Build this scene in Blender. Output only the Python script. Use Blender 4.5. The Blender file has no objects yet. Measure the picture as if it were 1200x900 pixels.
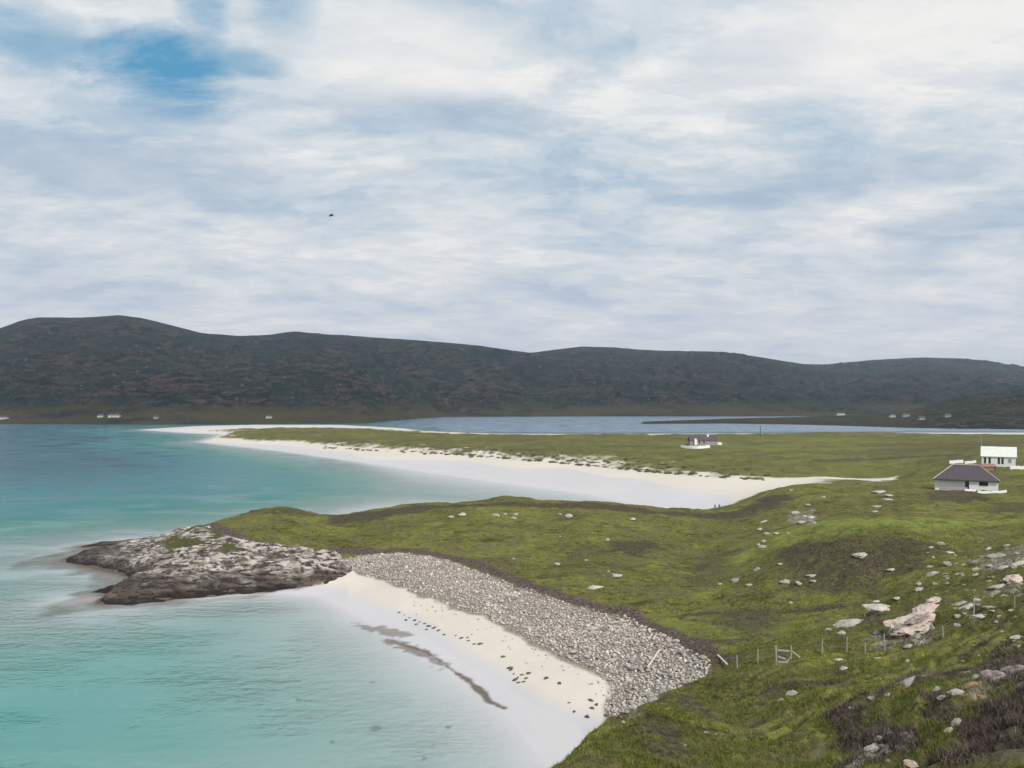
import bpy, bmesh, math, random
import numpy as np
from mathutils import Vector, Matrix, Euler

random.seed(7); rng = np.random.default_rng(7)
S = bpy.context.scene
COL = S.collection
H0 = 35.0; F = 950.0; HZ = 470.0; CX = 600.0
R = math.radians

# ------------------------------------------------------------------ noise
def _hash(i, j, s):
    n = (i.astype(np.int64) * 374761393 + j.astype(np.int64) * 668265263 + s * 974634777) & 0xffffffff
    n = ((n ^ (n >> 13)) * 1274126177) & 0xffffffff
    return ((n ^ (n >> 16)) & 0xffffff) / float(0xffffff)

def vnoise(x, y, s=0):
    xi = np.floor(x); yi = np.floor(y); fx = x - xi; fy = y - yi
    xi = xi.astype(np.int64); yi = yi.astype(np.int64)
    fx = fx * fx * fx * (fx * (fx * 6 - 15) + 10); fy = fy * fy * fy * (fy * (fy * 6 - 15) + 10)
    a = _hash(xi, yi, s); b = _hash(xi + 1, yi, s); c = _hash(xi, yi + 1, s); d = _hash(xi + 1, yi + 1, s)
    return (a + (b - a) * fx) * (1 - fy) + (c + (d - c) * fx) * fy      # 0..1

def fbm(x, y, oct=4, s=0, gain=0.5, ridged=False):
    t = np.zeros_like(x); a = 1.0; n = 0.0
    for k in range(oct):
        v = vnoise(x + 17.3 * k, y - 9.1 * k, s + k) * 2 - 1
        if ridged: v = 1 - 2 * np.abs(v)
        t += a * v; n += a; a *= gain
        x, y = 1.9 * x + 0.6 * y, 1.9 * y - 0.6 * x
    return t / n                                                        # -1..1

def sst(a, b, x):
    t = np.clip((x - a) / (b - a), 0, 1); return t * t * (3 - 2 * t)

def poly_sd(P, X, Y, closed=True):
    """signed distance to a polygon (positive inside), or plain distance to an open line"""
    P = np.asarray(P, float); d2 = np.full(X.shape, 1e12); ins = np.zeros(X.shape, bool)
    n = len(P)
    for k in range(n if closed else n - 1):
        ax, ay = P[k]; bx, by = P[(k + 1) % n]
        ex, ey = bx - ax, by - ay
        t = np.clip(((X - ax) * ex + (Y - ay) * ey) / (ex * ex + ey * ey + 1e-12), 0, 1)
        d2 = np.minimum(d2, (X - ax - t * ex) ** 2 + (Y - ay - t * ey) ** 2)
        if closed:
            c = (ay > Y) != (by > Y)
            if ay != by:
                ins ^= c & (X < (bx - ax) * (Y - ay) / (by - ay) + ax)
    d = np.sqrt(d2)
    return np.where(ins, d, -d) if closed else d

# ------------------------------------------------------------------ survey points -> plan
def PZ(px, py, z=0.0):
    Y = (H0 - z) * F / (py - HZ); return ((px - CX) / F * Y, Y)
def PY(px, py, Y):
    return ((px - CX) / F * Y, Y, H0 - (py - HZ) / F * Y)

coast = [(-70, -60), (-58, -20), (-42, 18), (-30, 42), (-13, 62), (0, 71)]
coast += [PZ(*p) for p in [(640, 900), (600, 846), (561, 812), (522, 784), (484, 759), (444, 736), (404, 714), (372, 699),
    (300, 694), (200, 702), (118, 708), (98, 702), (150, 690), (172, 682), (140, 674), (75, 656), (95, 649), (150, 645), (92, 641), (150, 633)]]
coast += [((px - CX) / F * y, y) for px, y in [(200, 200), (240, 215), (310, 224), (370, 226), (430, 240), (480, 254), (590, 258), (700, 258)]]
coast += [PZ(*p) for p in [(745, 591), (690, 579), (600, 567), (500, 553), (420, 541), (350, 531), (300, 525), (262, 521), (236, 518), (252, 513), (262, 509),
    (215, 507), (165, 503.5), (240, 499), (330, 497.2), (400, 498), (470, 502), (500, 508), (700, 508.6), (900, 508), (1000, 507), (1300, 507)]]
coast += [(2600, 1000), (2600, -60)]

ctrl = []
def cz(px, py, z): X, Y = PZ(px, py, z); ctrl.append((X, Y, z))
def cy(px, py, Y): ctrl.append(PY(px, py, Y))
for a in [(120,692,.9),(200,686,2),(250,672,4),(320,672,3.6),(380,674,2.2),(160,656,3),(110,656,1.2),(230,642,5.8),(300,645,5.8),(180,633,2.6),(360,655,4),
          (240,612,5),(272,603,7),(300,599,8),(345,600,8),(372,607,6),(430,599,6),(480,591,6.2),(590,585,6.8),(700,588,6.2),(800,595,5.2),(850,598,5),(880,590,6),(910,576,8),(935,568,9),(1000,570,8.4),(1050,569,8),
          (330,625,6),(450,625,5.4),(600,625,5.5),(750,625,6),(850,640,5),(450,646,4),(560,657,4.2),(650,688,4.2),(740,717,4.1),(800,747,4.3),(838,770,4.6),
          (400,662,2.6),(480,690,2.4),(560,722,2.2),(640,762,2.0),(700,800,1.8),(735,832,1.5),(420,690,.9),(480,715,.9),(560,765,.8),(640,815,.7),(700,862,.7),
          (850,720,5),(750,690,5),(900,738,5.4),(950,706,5.6),(880,752,5.4),(820,690,4.6),(830,655,4.2),
          (1000,633,12),(1060,641,12),(930,652,8.6),(1000,660,10),(950,695,6.2),(1040,688,8),(1000,704,6.6),
          (900,620,7),(950,590,8),(1000,612,10.8),(1100,615,11.6),(1200,618,12.4),(1200,600,11),(1130,590,10),(1000,590,9),(1130,577,10),(1190,577,10),(1070,574,9.3),
          (1050,561,1.2),(1000,564,1),(1100,555,6.5),(1170,548,9.2),(1220,546,9.2),(1100,540,7),
          (600,560,.5),(700,575,.5),(600,580,.4),(800,580,.5),(850,592,.5),(700,556,1),(900,570,1.3),(940,564,1.6),(400,541,.3),
          (320,513,4.6),(380,520,3),(450,525,3.2),(540,530,3.6),(650,538,3.8),(750,548,3.4),(850,555.5,2.8),(950,561,2.2),(1000,560,2.5),
          (400,528,1),(540,538,1.3),(650,546,1.4),(750,557,1.5),(320,520,1),
          (310,508.5,5.4),(450,509.5,6),(540,511.5,8),(600,510,6),(700,510,6),(850,510,6),(950,508,8),(1000,507,8),(1100,510,8),(1200,514,9),
          (700,530,5),(850,530,5),(950,535,5),(1000,520,7),(1100,525,7.4),(820,523,6),
          (330,500,1.2),(420,501,1.2),(250,501,.8)]: cz(*a)
for a in [(640,900,45),(690,868,54),(735,835,64),(785,806,77),(836,783,93),(900,850,55),(1000,850,46),(1100,850,40),(1200,850,36),(1200,900,32),(1000,900,38),
          (800,900,42),(900,800,70),(1000,800,62),(1100,800,54),(1200,800,47),(850,832,66),(900,775,88),(925,770,86),(963,765,84),(1040,762,80),(1072,738,88),(1143,726,84),(1193,741,72),
          (1080,715,92),(1030,713,100),(1150,690,100),(1200,690,92),(1200,660,105),(1150,655,118),(1100,662,118)]: cy(*a)
for px in (370, 480, 590, 700, 800): ctrl.append(((px - CX) / F * 254, 254, 0.6))
for px in (590, 750, 900, 1050, 1200): ctrl.append(((px - CX) / F * 850, 850, 0.5))
ctrl += [(0, 0, 33.3), (-20, 5, 18), (20, 5, 35), (12, 15, 27.5), (0, 15, 26), (-10, 15, 18), (28, 22, 27), (40, 40, 23), (60, 60, 22), (100, 100, 24), (-30, -20, 22), (0, -22, 38),
         (45, 10, 36), (200, 150, 22), (250, 300, 15), (400, 400, 14), (600, 700, 12), (-8, 35, 13), (-6, 50, 6), (5, 66, 2.2), (8, 78, 1.4), (16, 92, 2.5)]
ctrl = np.array(ctrl)

def uv(X, Y):
    Yp = np.maximum(Y + 30, 3.0)
    return X / Yp * 2.2, np.log(Yp)
cu, cv = uv(ctrl[:, 0], ctrl[:, 1])
def kern(r2): return 0.5 * r2 * np.log(r2 + 1e-9)
A = kern((cu[:, None] - cu) ** 2 + (cv[:, None] - cv) ** 2)
N = len(ctrl); P1 = np.stack([np.ones(N), cu, cv], 1)
M = np.zeros((N + 3, N + 3)); M[:N, :N] = A + np.eye(N) * 2e-4; M[:N, N:] = P1; M[N:, :N] = P1.T
W = np.linalg.solve(M, np.concatenate([ctrl[:, 2], np.zeros(3)]))
def tps(X, Y):
    sh = X.shape; X = X.ravel(); Y = Y.ravel(); out = np.empty(X.shape)
    for s in range(0, len(X), 20000):
        u, v = uv(X[s:s + 20000], Y[s:s + 20000])
        k = kern((u[:, None] - cu) ** 2 + (v[:, None] - cv) ** 2)
        out[s:s + 20000] = k @ W[:N] + W[N] + W[N + 1] * u + W[N + 2] * v
    return out.reshape(sh)

# ------------------------------------------------------------------ ground grid
US = np.linspace(-0.85, 0.95, 1100)
YS = np.concatenate([np.linspace(-26, 25, 40, endpoint=False), np.linspace(25, 130, 470, endpoint=False),
                     np.linspace(130, 262, 280, endpoint=False), np.geomspace(262, 1190, 190)])
UG, YG = np.meshgrid(US, YS); XG = UG * (YG + 30)
# coarse evaluation of the smooth fit, then interpolated along the rows
ci = np.linspace(0, len(US) - 1, 276).round().astype(int)
Hc = tps(XG[:, ci], YG[:, ci])
HG = np.stack([np.interp(US, US[ci], Hc[j]) for j in range(len(YS))])
sd = poly_sd(coast, XG, YG)
sdw = sd + fbm(XG / 9, YG / 9, 3, 5) * np.clip(np.abs(sd) * .3, 0, 1.2)

def maskpoly(pts, soft=1.5, warp=1.5, wl=6.0, seed=11, G=None):
    P = [G(*p) if G else p for p in pts]; P = [(p[0], p[1]) for p in P]
    Pa = np.array(P); x0, y0 = Pa.min(0) - 12; x1, y1 = Pa.max(0) + 12
    out = np.full(XG.shape, -50.0)
    r = (XG > x0) & (XG < x1) & (YG > y0) & (YG < y1)
    if r.any():
        xs, ys = XG[r], YG[r]
        out[r] = poly_sd(P, xs, ys) + fbm(xs / wl, ys / wl, 4, seed) * warp
    return sst(-soft, soft, out)

# rock footprint from z=0..3 survey
rock_px = [(74,656),(92,648.5),(135,645),(118,643),(90,641.5),(120,633.5),(180,628.5),(222,623),(246,628),(270,638),(300,643),(335,644),(392,648),(402,662),(396,684),(250,696),(150,706),(116,708),(132,702),(160,699),(104,694),(132,688),(152,682),(142,674),(118,668),(74,659)]
rock_z  = [0,0,0,0,0,.6,2.6,4,5,5.6,5.6,5,4,3,0.3,0,0,0,0,0,0,0,0,0,0,0]
rockP = [PZ(p[0], p[1], z) for p, z in zip(rock_px, rock_z)]
rk = maskpoly(rockP, 1.5, 1.5)
capb = 0.05 * sdw + 0.02 * sdw ** 2
cap = capb * (1 - rk) + (0.9 * sdw) * rk
cap = np.where((YG < 76) & (XG < 30), np.maximum(cap, 1.6 * sdw), cap)
far = sst(300, 420, YG)
back = sst(188, 200, YG) * (1 - far) * sst(-75, -60, XG)
cap = np.where(back > 0, cap * (1 - back) + np.maximum(cap, 0.35 * sdw) * back, cap)
land = np.minimum(np.maximum(HG, 0.15), np.maximum(cap, 0.0))
dep = -np.minimum(sdw, 0)
kd = .034 - .0265 * sst(-110, -40, XG) * sst(225, 255, YG) * (1 - sst(480, 560, YG))
depth = 3.4 * (1 - np.exp(-dep * kd / 3.4)) + 5.0 * sst(300, 520, YG) * sst(20, 140, dep) + 0.02 * dep * sst(20, 80, dep) * kd / .034
ZG = np.where(sdw > 0, land, -depth)
# relief
grassy = sst(1.8, 4.0, ZG) * (1 - rk) * (1 - sst(430, 520, YG) * .6)
slope_near = sst(-1e9, 1, 0 * YG) * (1 - sst(70, 125, YG)) * sst(6, 9, ZG)
ZG += grassy * (fbm(XG / 9, YG / 9, 5, 21, .6) * 0.85 + fbm(XG / 1.6, YG / 1.6, 3, 22) * 0.14 + fbm(XG / 26, YG / 12, 3, 23) * .9 + fbm(XG / 4.5, YG / 4.5, 3, 24) * .22)
w = fbm(XG / 14, YG / 14, 3, 31) * 2.2
ter = (HG + w) * 0.95
saw = ter - np.floor(ter); saw = np.where(saw < .78, saw / .78, (1 - saw) / .22)
ZG += slope_near * (saw - .5) * 0.62 * (0.35 + 0.65 * sst(-.3, .4, fbm(XG / 7, YG / 11, 3, 33)))
ZG += slope_near * fbm(XG / 1.1, YG / 1.3, 3, 35, .6) * 0.16
dune = sst(430, 560, YG) * sst(1.6, 3, ZG)
ZG += dune * (fbm(XG / 14, YG / 20, 4, 41) * 1.1)

def hz(x, y):
    """height of the ground at a plan point"""
    x = np.atleast_1d(np.asarray(x, float)); y = np.atleast_1d(np.asarray(y, float))
    u = np.clip((x / (y + 30) - US[0]) / (US[1] - US[0]), 0, len(US) - 1.001); i = u.astype(int); fu = u - i
    j = np.clip(np.searchsorted(YS, y) - 1, 0, len(YS) - 2); fv = np.clip((y - YS[j]) / (YS[j + 1] - YS[j]), 0, 1)
    return (ZG[j, i] * (1 - fu) + ZG[j, i + 1] * fu) * (1 - fv) + (ZG[j + 1, i] * (1 - fu) + ZG[j + 1, i + 1] * fu) * fv
_ys = np.geomspace(24, 1150, 6000)
def G(px, py, water=False):
    """where the line of sight of a surveyed point meets the ground"""
    u = (px - CX) / F; zr = H0 - (py - HZ) / F * _ys; zt = hz(u * _ys, _ys)
    if water: zt = np.maximum(zt, 0)
    k = np.argmax(zt >= zr)
    if k == 0: k = len(_ys) - 1
    Y = _ys[k]; return (u * Y, Y, float(zt[k]))

# ------------------------------------------------------------------ helpers
def link(o, parent=None):
    COL.objects.link(o)
    if parent: o.parent = parent
    return o
def tag(o, label=None, cat=None, group=None, kind=None):
    if label: o['label'] = label
    if cat: o['category'] = cat
    if group: o['group'] = group
    if kind: o['kind'] = kind
    return o
def grid_mesh(name, X, Y, Z, mat, attrs=None, smooth=True):
    nr, nc = X.shape
    me = bpy.data.meshes.new(name)
    me.vertices.add(nr * nc)
    me.vertices.foreach_set('co', np.stack([X, Y, Z], -1).astype(np.float32).ravel())
    a = (np.arange(nr - 1)[:, None] * nc + np.arange(nc - 1)).ravel()
    q = np.stack([a, a + 1, a + nc + 1, a + nc], 1).astype(np.int32)
    return fin_mesh(me, q, mat, attrs, smooth)
def fin_mesh(me, q, mat, attrs=None, smooth=True):
    n, k = q.shape
    me.loops.add(n * k); me.loops.foreach_set('vertex_index', q.ravel())
    me.polygons.add(n); me.polygons.foreach_set('loop_start', np.arange(0, n * k, k, dtype=np.int32))
    me.polygons.foreach_set('use_smooth', np.full(n, smooth))
    for kx, v in (attrs or {}).items():
        at = me.attributes.new(kx, 'FLOAT', 'POINT'); at.data.foreach_set('value', np.asarray(v, np.float32).ravel())
    me.update(calc_edges=True); me.materials.append(mat)
    return me

class NT:
    def __init__(s, name):
        s.m = bpy.data.materials.new(name); s.m.use_nodes = True; s.t = s.m.node_tree; s.t.nodes.clear()
        s.out = s.t.nodes.new('ShaderNodeOutputMaterial')
    def n(s, ty, **kw):
        nd = s.t.nodes.new(ty)
        for k, v in kw.items():
            if k.startswith('i_'):
                key = k[2:].replace('_', ' ')
                nd.inputs[key].default_value = v
            else: setattr(nd, k, v)
        return nd
    def l(s, a, b): s.t.links.new(a, b)
    def attr(s, name): return s.n('ShaderNodeAttribute', attribute_name=name).outputs['Fac']
    def noise(s, scale, detail=4, rough=.55, vec=None, dist=0):
        nd = s.n('ShaderNodeTexNoise', i_Scale=scale, i_Detail=detail, i_Roughness=rough, i_Distortion=dist)
        if vec is not None: s.l(vec, nd.inputs['Vector'])
        return nd.outputs['Fac']
    def vec(s, sx=1, sy=1, sz=1, kind='Object', rot=0):
        tc = s.n('ShaderNodeTexCoord'); mp = s.n('ShaderNodeMapping')
        mp.inputs['Scale'].default_value = (sx, sy, sz); mp.inputs['Rotation'].default_value = (0, 0, rot)
        s.l(tc.outputs[kind], mp.inputs['Vector']); return mp.outputs['Vector']
    def ramp(s, fac, stops, interp='LINEAR'):
        nd = s.n('ShaderNodeValToRGB'); cr = nd.color_ramp; cr.interpolation = interp
        while len(cr.elements) < len(stops): cr.elements.new(0.5)
        for e, (p, c) in zip(cr.elements, stops):
            e.position = p; e.color = (c, c, c, 1) if isinstance(c, (int, float)) else (*c, 1)
        s.l(fac, nd.inputs['Fac']); return nd.outputs['Color']
    def mix(s, f, a, b, blend='MIX'):
        nd = s.n('ShaderNodeMix', data_type='RGBA', blend_type=blend)
        for sock, v in ((nd.inputs['Factor'], f), (nd.inputs[6], a), (nd.inputs[7], b)):
            if isinstance(v, (int, float)): sock.default_value = v
            elif isinstance(v, tuple): sock.default_value = (*v, 1)
            else: s.l(v, sock)
        return nd.outputs[2]
    def math(s, op, a, b=0.0, clamp=False):
        nd = s.n('ShaderNodeMath', operation=op, use_clamp=clamp)
        for k, v in enumerate((a, b)):
            if isinstance(v, (int, float)): nd.inputs[k].default_value = v
            else: s.l(v, nd.inputs[k])
        return nd.outputs[0]
    def bump(s, h, strength, dist):
        nd = s.n('ShaderNodeBump', i_Strength=strength, i_Distance=dist); s.l(h, nd.inputs['Height']); return nd.outputs['Normal']
    def bsdf(s, col, rough=.9, normal=None, spec=.3, **kw):
        b = s.n('ShaderNodeBsdfPrincipled'); b.inputs['Specular IOR Level'].default_value = spec
        if isinstance(col, tuple): b.inputs['Base Color'].default_value = (*col, 1)
        else: s.l(col, b.inputs['Base Color'])
        if isinstance(rough, (int, float)): b.inputs['Roughness'].default_value = rough
        else: s.l(rough, b.inputs['Roughness'])
        if normal is not None: s.l(normal, b.inputs['Normal'])
        return b
    def done(s, b):
        s.l(b.outputs[0], s.out.inputs['Surface']); return s.m

def simple(name, c1, c2, scale=6, rough=.85, bump=.3, bd=.03, spec=.3, objrand=0.0):
    t = NT(name); v = t.vec()
    f = t.noise(scale, 5, .6, v); c = t.mix(t.ramp(f, [(.35, 0.0), (.65, 1.0)]), c1, c2)
    if objrand:
        oi = t.n('ShaderNodeObjectInfo'); c = t.mix(1.0, c, t.ramp(oi.outputs['Random'], [(0, 1 - objrand), (1, 1.0)]), 'MULTIPLY')
    return t.done(t.bsdf(c, rough, t.bump(f, bump, bd), spec))

# ------------------------------------------------------------------ ground cover masks
beach_near = [(372,700),(400,664),(440,676),(480,691),(520,706),(560,721),(600,736),(640,760),(690,780),(712,800),(722,826),(735,836),(700,868),(640,905),(560,905),(480,800),(380,705)]
pebble_px = [(396,656),(430,649),(475,648),(520,656),(560,669),(600,684),(640,698),(690,713),(740,724),(780,746),(815,762),(838,778),(834,786),(800,802),(770,817),(738,833),(712,826),(718,806),(690,784),(640,762),(600,738),(560,722),(520,707),(480,692),(440,677),(402,664)]
pebP = [G(*p)[:2] for p in pebble_px]
m_peb = maskpoly(pebP, .7, 1.2, 4)
scarpL = [G(*p)[:2] for p in [(392,646),(430,646),(470,645),(520,651),(560,662),(600,678),(640,692),(690,708),(740,719),(780,740),(815,757),(842,776)]]
dsc = poly_sd(scarpL, XG, YG, closed=False) + fbm(XG / 3, YG / 3, 3, 51) * 0.8
m_scarp = (1 - sst(.8, 2.2, dsc)) * sst(60, 90, YG)
sand_lvl = fbm(XG / 10, YG / 10, 4, 52)
sandy = 1 - sst(2.2, 3.0, ZG + sand_lvl * .35)
nearhill = (1 - sst(60, 85, YG))
sandy *= 1 - nearhill * sst(.5, 1.5, ZG) * .6
farland = sst(280, 330, YG)
pxg = XG / np.maximum(YG, 1) * F + CX
dth = 1.5 * sst(800, 900, pxg) - 1.1 * sst(430, 520, pxg) * (1 - sst(640, 780, pxg))
dune_sand = farland * (1 - sst(2.2, 3.6, dth +  ZG + fbm(XG / 7, YG / 16, 5, 53, .6) * 1.7))
sandy = np.maximum(sandy * (1 - m_peb) * (1 - m_scarp), dune_sand)
sandy *= 1 - rk * sst(-.5, .2, ZG)
backband = sst(205, 215, YG) * (1 - sst(262, 285, YG))
sandy *= 1 - (1 - sst(78, 84, YG)) * sst(1.6, 2.4, ZG)
sandy = np.where(backband > .5, sandy * (1 - sst(1.0, 2.0, ZG)), sandy)
track = [G(*p)[:2] for p in [(935,563),(980,566),(1020,566),(1048,562)]]
m_track = (1 - sst(2, 5, poly_sd(track, XG, YG, closed=False) + fbm(XG / 5, YG / 5, 3, 57) * 2)) * farland
sandy = np.maximum(sandy, m_track)
spitdark = maskpoly([G(*p)[:2] for p in [(985,632),(935,636),(912,650),(905,668),(915,690),(960,700),(1010,700),(1040,690),(1065,668),(1100,655),(1130,650),(1110,640),(1060,634)]], 2.0, 4.0, 5)
crest = [((px - CX) / F * y, y) for px, y in [(250, 199), (300, 200), (350, 200)]]
crest2 = [G(px, py + 5)[:2] for px, py in [(400,603),(450,597),(500,591),(590,586),(700,589),(780,595),(850,599),(880,592),(905,580)]]
hth = np.maximum(1 - sst(3, 7, poly_sd(crest2, XG, YG, closed=False) + fbm(XG / 5, YG / 5, 3, 61) * 3), .6 * (1 - sst(2, 5, poly_sd(crest, XG, YG, closed=False))))
hth = np.maximum(hth, spitdark * (.75 + .25 * fbm(XG / 3, YG / 3, 3, 62)))
for pts, s in [([(720,633),(765,633),(780,645),(740,652),(715,645)], 1.), ([(850,715),(905,712),(920,735),(880,742),(830,728)], .8), ([(1085,576),(1150,576),(1160,584),(1130,590),(1085,585)], .9),
               ([(1160,590),(1200,588),(1210,600),(1160,602)], .6), ([(1000,720),(1040,716),(1048,735),(1005,740)], .8)]:
    hth = np.maximum(hth, maskpoly([G(*p)[:2] for p in pts], 1.5, 2, 4) * s)
for pts, s in [([(1148,830),(1175,820),(1230,800),(1240,920),(1150,920),(1140,870)], 1.), ([(1085,815),(1120,822),(1140,850),(1110,862),(1080,850)], .9),
               ([(1005,850),(1040,845),(1065,860),(1060,890),(1010,890)], .9), ([(1150,785),(1210,770),(1220,805),(1160,808)], .8)]:
    hth = np.maximum(hth, maskpoly([G(*p)[:2] for p in pts], .5, 1.2, 1.5) * s)
m_bright = np.maximum(maskpoly([G(*p)[:2] for p in [(900,625),(960,612),(1060,606),(1210,600),(1210,612),(1080,625),(980,628),(900,648),(850,690),(820,700),(850,660)]], 3, 3, 8),
                      maskpoly([G(*p)[:2] for p in [(1000,560),(1090,545),(1090,528),(1000,515),(900,512),(760,518),(900,530),(960,545)]], 14, 10, 20) * .35)
m_bright = np.maximum(m_bright, maskpoly([G(*p)[:2] for p in [(690,712),(800,722),(900,722),(960,735),(900,752),(840,762),(790,742),(740,716)]], 2, 3, 6) * .6)
m_bright = np.maximum(m_bright, maskpoly([G(*p)[:2] for p in [(1010,790),(1100,760),(1180,730),(1210,745),(1120,785),(1020,815)]], 1, 2, 4) * .55)
scree = np.zeros_like(ZG)
for pts in [[(1140,655),(1210,635),(1215,665),(1150,672)],[(1155,690),(1210,680),(1210,696),(1160,700)],[(1095,790),(1215,775),(1215,805),(1130,815)],[(1008,852),(1060,845),(1066,888),(1008,892)],[(1030,745),(1085,725),(1095,750),(1040,765)],[(925,598),(955,598),(958,616),(928,614)]]:
    scree = np.maximum(scree, maskpoly([G(*p)[:2] for p in pts], .6, 2.2, 2.2) * .9)
allow = maskpoly([G(*p)[:2] for p in [(600,540),(790,551),(860,556.5),(930,560),(990,560),(1050,558.5),(1054,568),(990,573),(930,571),(850,602),(600,602)]], 1.2, 1.5, 6)
sandy = np.where((pxg > 800) & (YG > 215) & (YG < 640), np.minimum(sandy, allow), sandy)
m_rfoot = sst(-3.0, -1.2, poly_sd(rockP, XG, YG) + fbm(XG / 3, YG / 3, 3, 69)) * sst(-.1, .1, ZG)
m_rfoot *= 1 - sst(-37, -34, XG)
sandy *= 1 - m_rfoot; m_scarp = np.maximum(m_scarp, m_rfoot)
for pts, s, wd in [([(800,722),(840,719),(880,717),(930,716),(982,711)], .9, .5), ([(845,683),(862,668),(885,655)], .6, .5), ([(760,742),(800,748),(860,752),(895,745)], .7, .6), ([(1030,577),(1080,582)], .3, 1)]:
    hth = np.maximum(hth, s * (1 - sst(wd, wd * 2.6, poly_sd([G(*p)[:2] for p in pts], XG, YG, closed=False) + fbm(XG / 2, YG / 2, 3, 63) * .5)))
for pts, s in [([(812,655),(840,642),(862,648),(858,675),(835,688),(815,680)], .6), ([(540,655),(600,652),(600,664),(560,662)], .4), ([(1165,728),(1205,720),(1205,735),(1160,742)], .5), ([(860,800),(950,785),(960,800),(870,830)], .4), ([(700,640),(715,650),(690,665),(660,652)], .35)]:
    hth = np.maximum(hth, maskpoly([G(*p)[:2] for p in pts], 2.5, 3, 5) * s)  # further darker patches, one in a hollow, mixed in through the same mask
hth = np.maximum(hth, slope_near * sst(.02, .40, fbm(XG / 7 + 3, (HG + w) / 1.3, 4, 64)) * .75)
hth = np.maximum(hth, sst(300, 360, YG) * sst(.12, .45, fbm(XG / 40, YG / 26, 4, 65)) * sst(2, 4, ZG) * .45)
for pts, s, wd in [([(965,540),(1010,538),(1060,536),(1112,534)], .8, 3.0), ([(880,532),(930,530),(990,533)], .4, 3.0)]:
    hth = np.maximum(hth, s * (1 - sst(wd, wd * 3, poly_sd([G(*p)[:2] for p in pts], XG, YG, closed=False) + fbm(XG / 9, YG / 9, 3, 63) * 3)))
# drowned weed
weed = np.zeros_like(ZG)
for pts, s in [([(412,731),(450,734),(476,740),(486,745),(470,748),(440,741)], .65), ([(450,750),(480,754),(505,767),(526,781),(518,783),(490,769),(455,755)], .75)]:
    weed = np.maximum(weed, maskpoly([G(*p)[:2] for p in pts], .5, 1.4, 1.2) * s)
weedL = [G(*p)[:2] for p in [(460,752),(500,764),(530,785),(548,797),(565,812),(572,822),(590,830)]]
weed = np.maximum(weed, (1 - sst(.15, .6, poly_sd(weedL, XG, YG, closed=False) + fbm(XG / 1.5, YG / 1.5, 3, 66) * .45)) * .95)
for (px, py, r) in [(440,853,.75),(438,800,.35),(525,852,.4),(497,889,.5),(508,872,.3),(390,870,.3),(510,835,.3),(350,820,.35)]:
    c = G(px, py); d = np.hypot(XG - c[0], (YG - c[1]) * .8) + fbm(XG / .9, YG / .9, 3, 67) * .4
    weed = np.maximum(weed, .8 * (1 - sst(r * .5, r * 1.3, d)))
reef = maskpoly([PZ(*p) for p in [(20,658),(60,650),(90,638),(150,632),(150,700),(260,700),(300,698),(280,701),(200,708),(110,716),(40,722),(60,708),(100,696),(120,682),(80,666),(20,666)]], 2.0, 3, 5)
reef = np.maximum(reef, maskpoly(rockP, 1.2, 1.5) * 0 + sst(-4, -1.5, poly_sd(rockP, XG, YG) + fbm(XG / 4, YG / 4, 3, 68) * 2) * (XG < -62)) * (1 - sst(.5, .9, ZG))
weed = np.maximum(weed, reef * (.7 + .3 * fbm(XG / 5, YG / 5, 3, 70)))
ZG = np.where((reef > .05) & (ZG < 0), np.maximum(ZG, -0.35 - (1 - reef) * 3), ZG)
wet = 1 - sst(.25, 1.05, ZG + fbm(XG / 12, YG / 12, 3, 71) * .2)
wet = np.maximum(wet, farland * (1 - sst(.75, 1.1, ZG)) * (1 - sst(500, 600, YG)))
dry_px = fbm(XG / 16, YG / 10, 4, 73)

# ------------------------------------------------------------------ ground material
t = NT('ground_cover'); v = t.vec()
n_f = t.noise(2.6, 6, .7, v); n_m = t.noise(.35, 5, .6, v); n_l = t.noise(.06, 4, .6, v)
vt = t.vec(.25, 1.1, 2.2, rot=R(-20)); n_s = t.noise(1.0, 5, .65, vt)
n_x = t.noise(9.0, 4, .7, v); n_2 = t.noise(.16, 6, .68, t.vec(.7, 1.3, 2, rot=R(15)))
g = t.mix(t.ramp(n_f, [(.40, 0.0), (.58, 1.0)]), (.034, .038, .008), (.20, .205, .038))
g = t.mix(t.ramp(n_m, [(.46, 0.0), (.60, .6)]), g, (.16, .165, .028))
g = t.mix(t.ramp(n_l, [(.47, 0.0), (.60, .5)]), g, (.26, .27, .05))
g = t.mix(t.ramp(n_2, [(.52, 0.0), (.62, .7)]), g, (.036, .038, .011))
g = t.mix(t.ramp(n_2, [(.36, .7), (.44, 0.0)]), g, (.155, .15, .06))
n_c = t.noise(.85, 6, .72, t.vec(.8, 1.2, 1))
g = t.mix(t.ramp(n_c, [(.53, 0.0), (.60, .65)]), g, (.030, .033, .010))
g = t.mix(t.ramp(n_c, [(.38, .6), (.45, 0.0)]), g, (.20, .20, .065))
g = t.mix(t.ramp(n_x, [(.42, .6), (.52, 0.0)]), g, (.018, .020, .006))
brn = t.mix(n_f, (.075, .06, .038), (.16, .13, .085))
g = t.mix(t.ramp(n_s, [(.48, 0.0), (.60, .8)]), g, brn)
br = t.mix(n_f, (.14, .17, .030), (.25, .285, .062))
g = t.mix(t.math('MULTIPLY', t.math('MULTIPLY', t.attr('bright'), .75), t.ramp(n_m, [(.38, .15), (.58, 1.0)])), g, br)
hc = t.mix(t.ramp(n_f, [(.38, 0.0), (.6, 1.0)]), (.022, .019, .011), (.105, .083, .062))
hc = t.mix(t.ramp(n_m, [(.45, 0.0), (.7, .6)]), hc, (.05, .055, .018))
g = t.mix(t.math('MULTIPLY', t.attr('heath_dark'), t.ramp(n_s, [(.25, .6), (.5, 1.0)])), g, hc)
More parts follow.
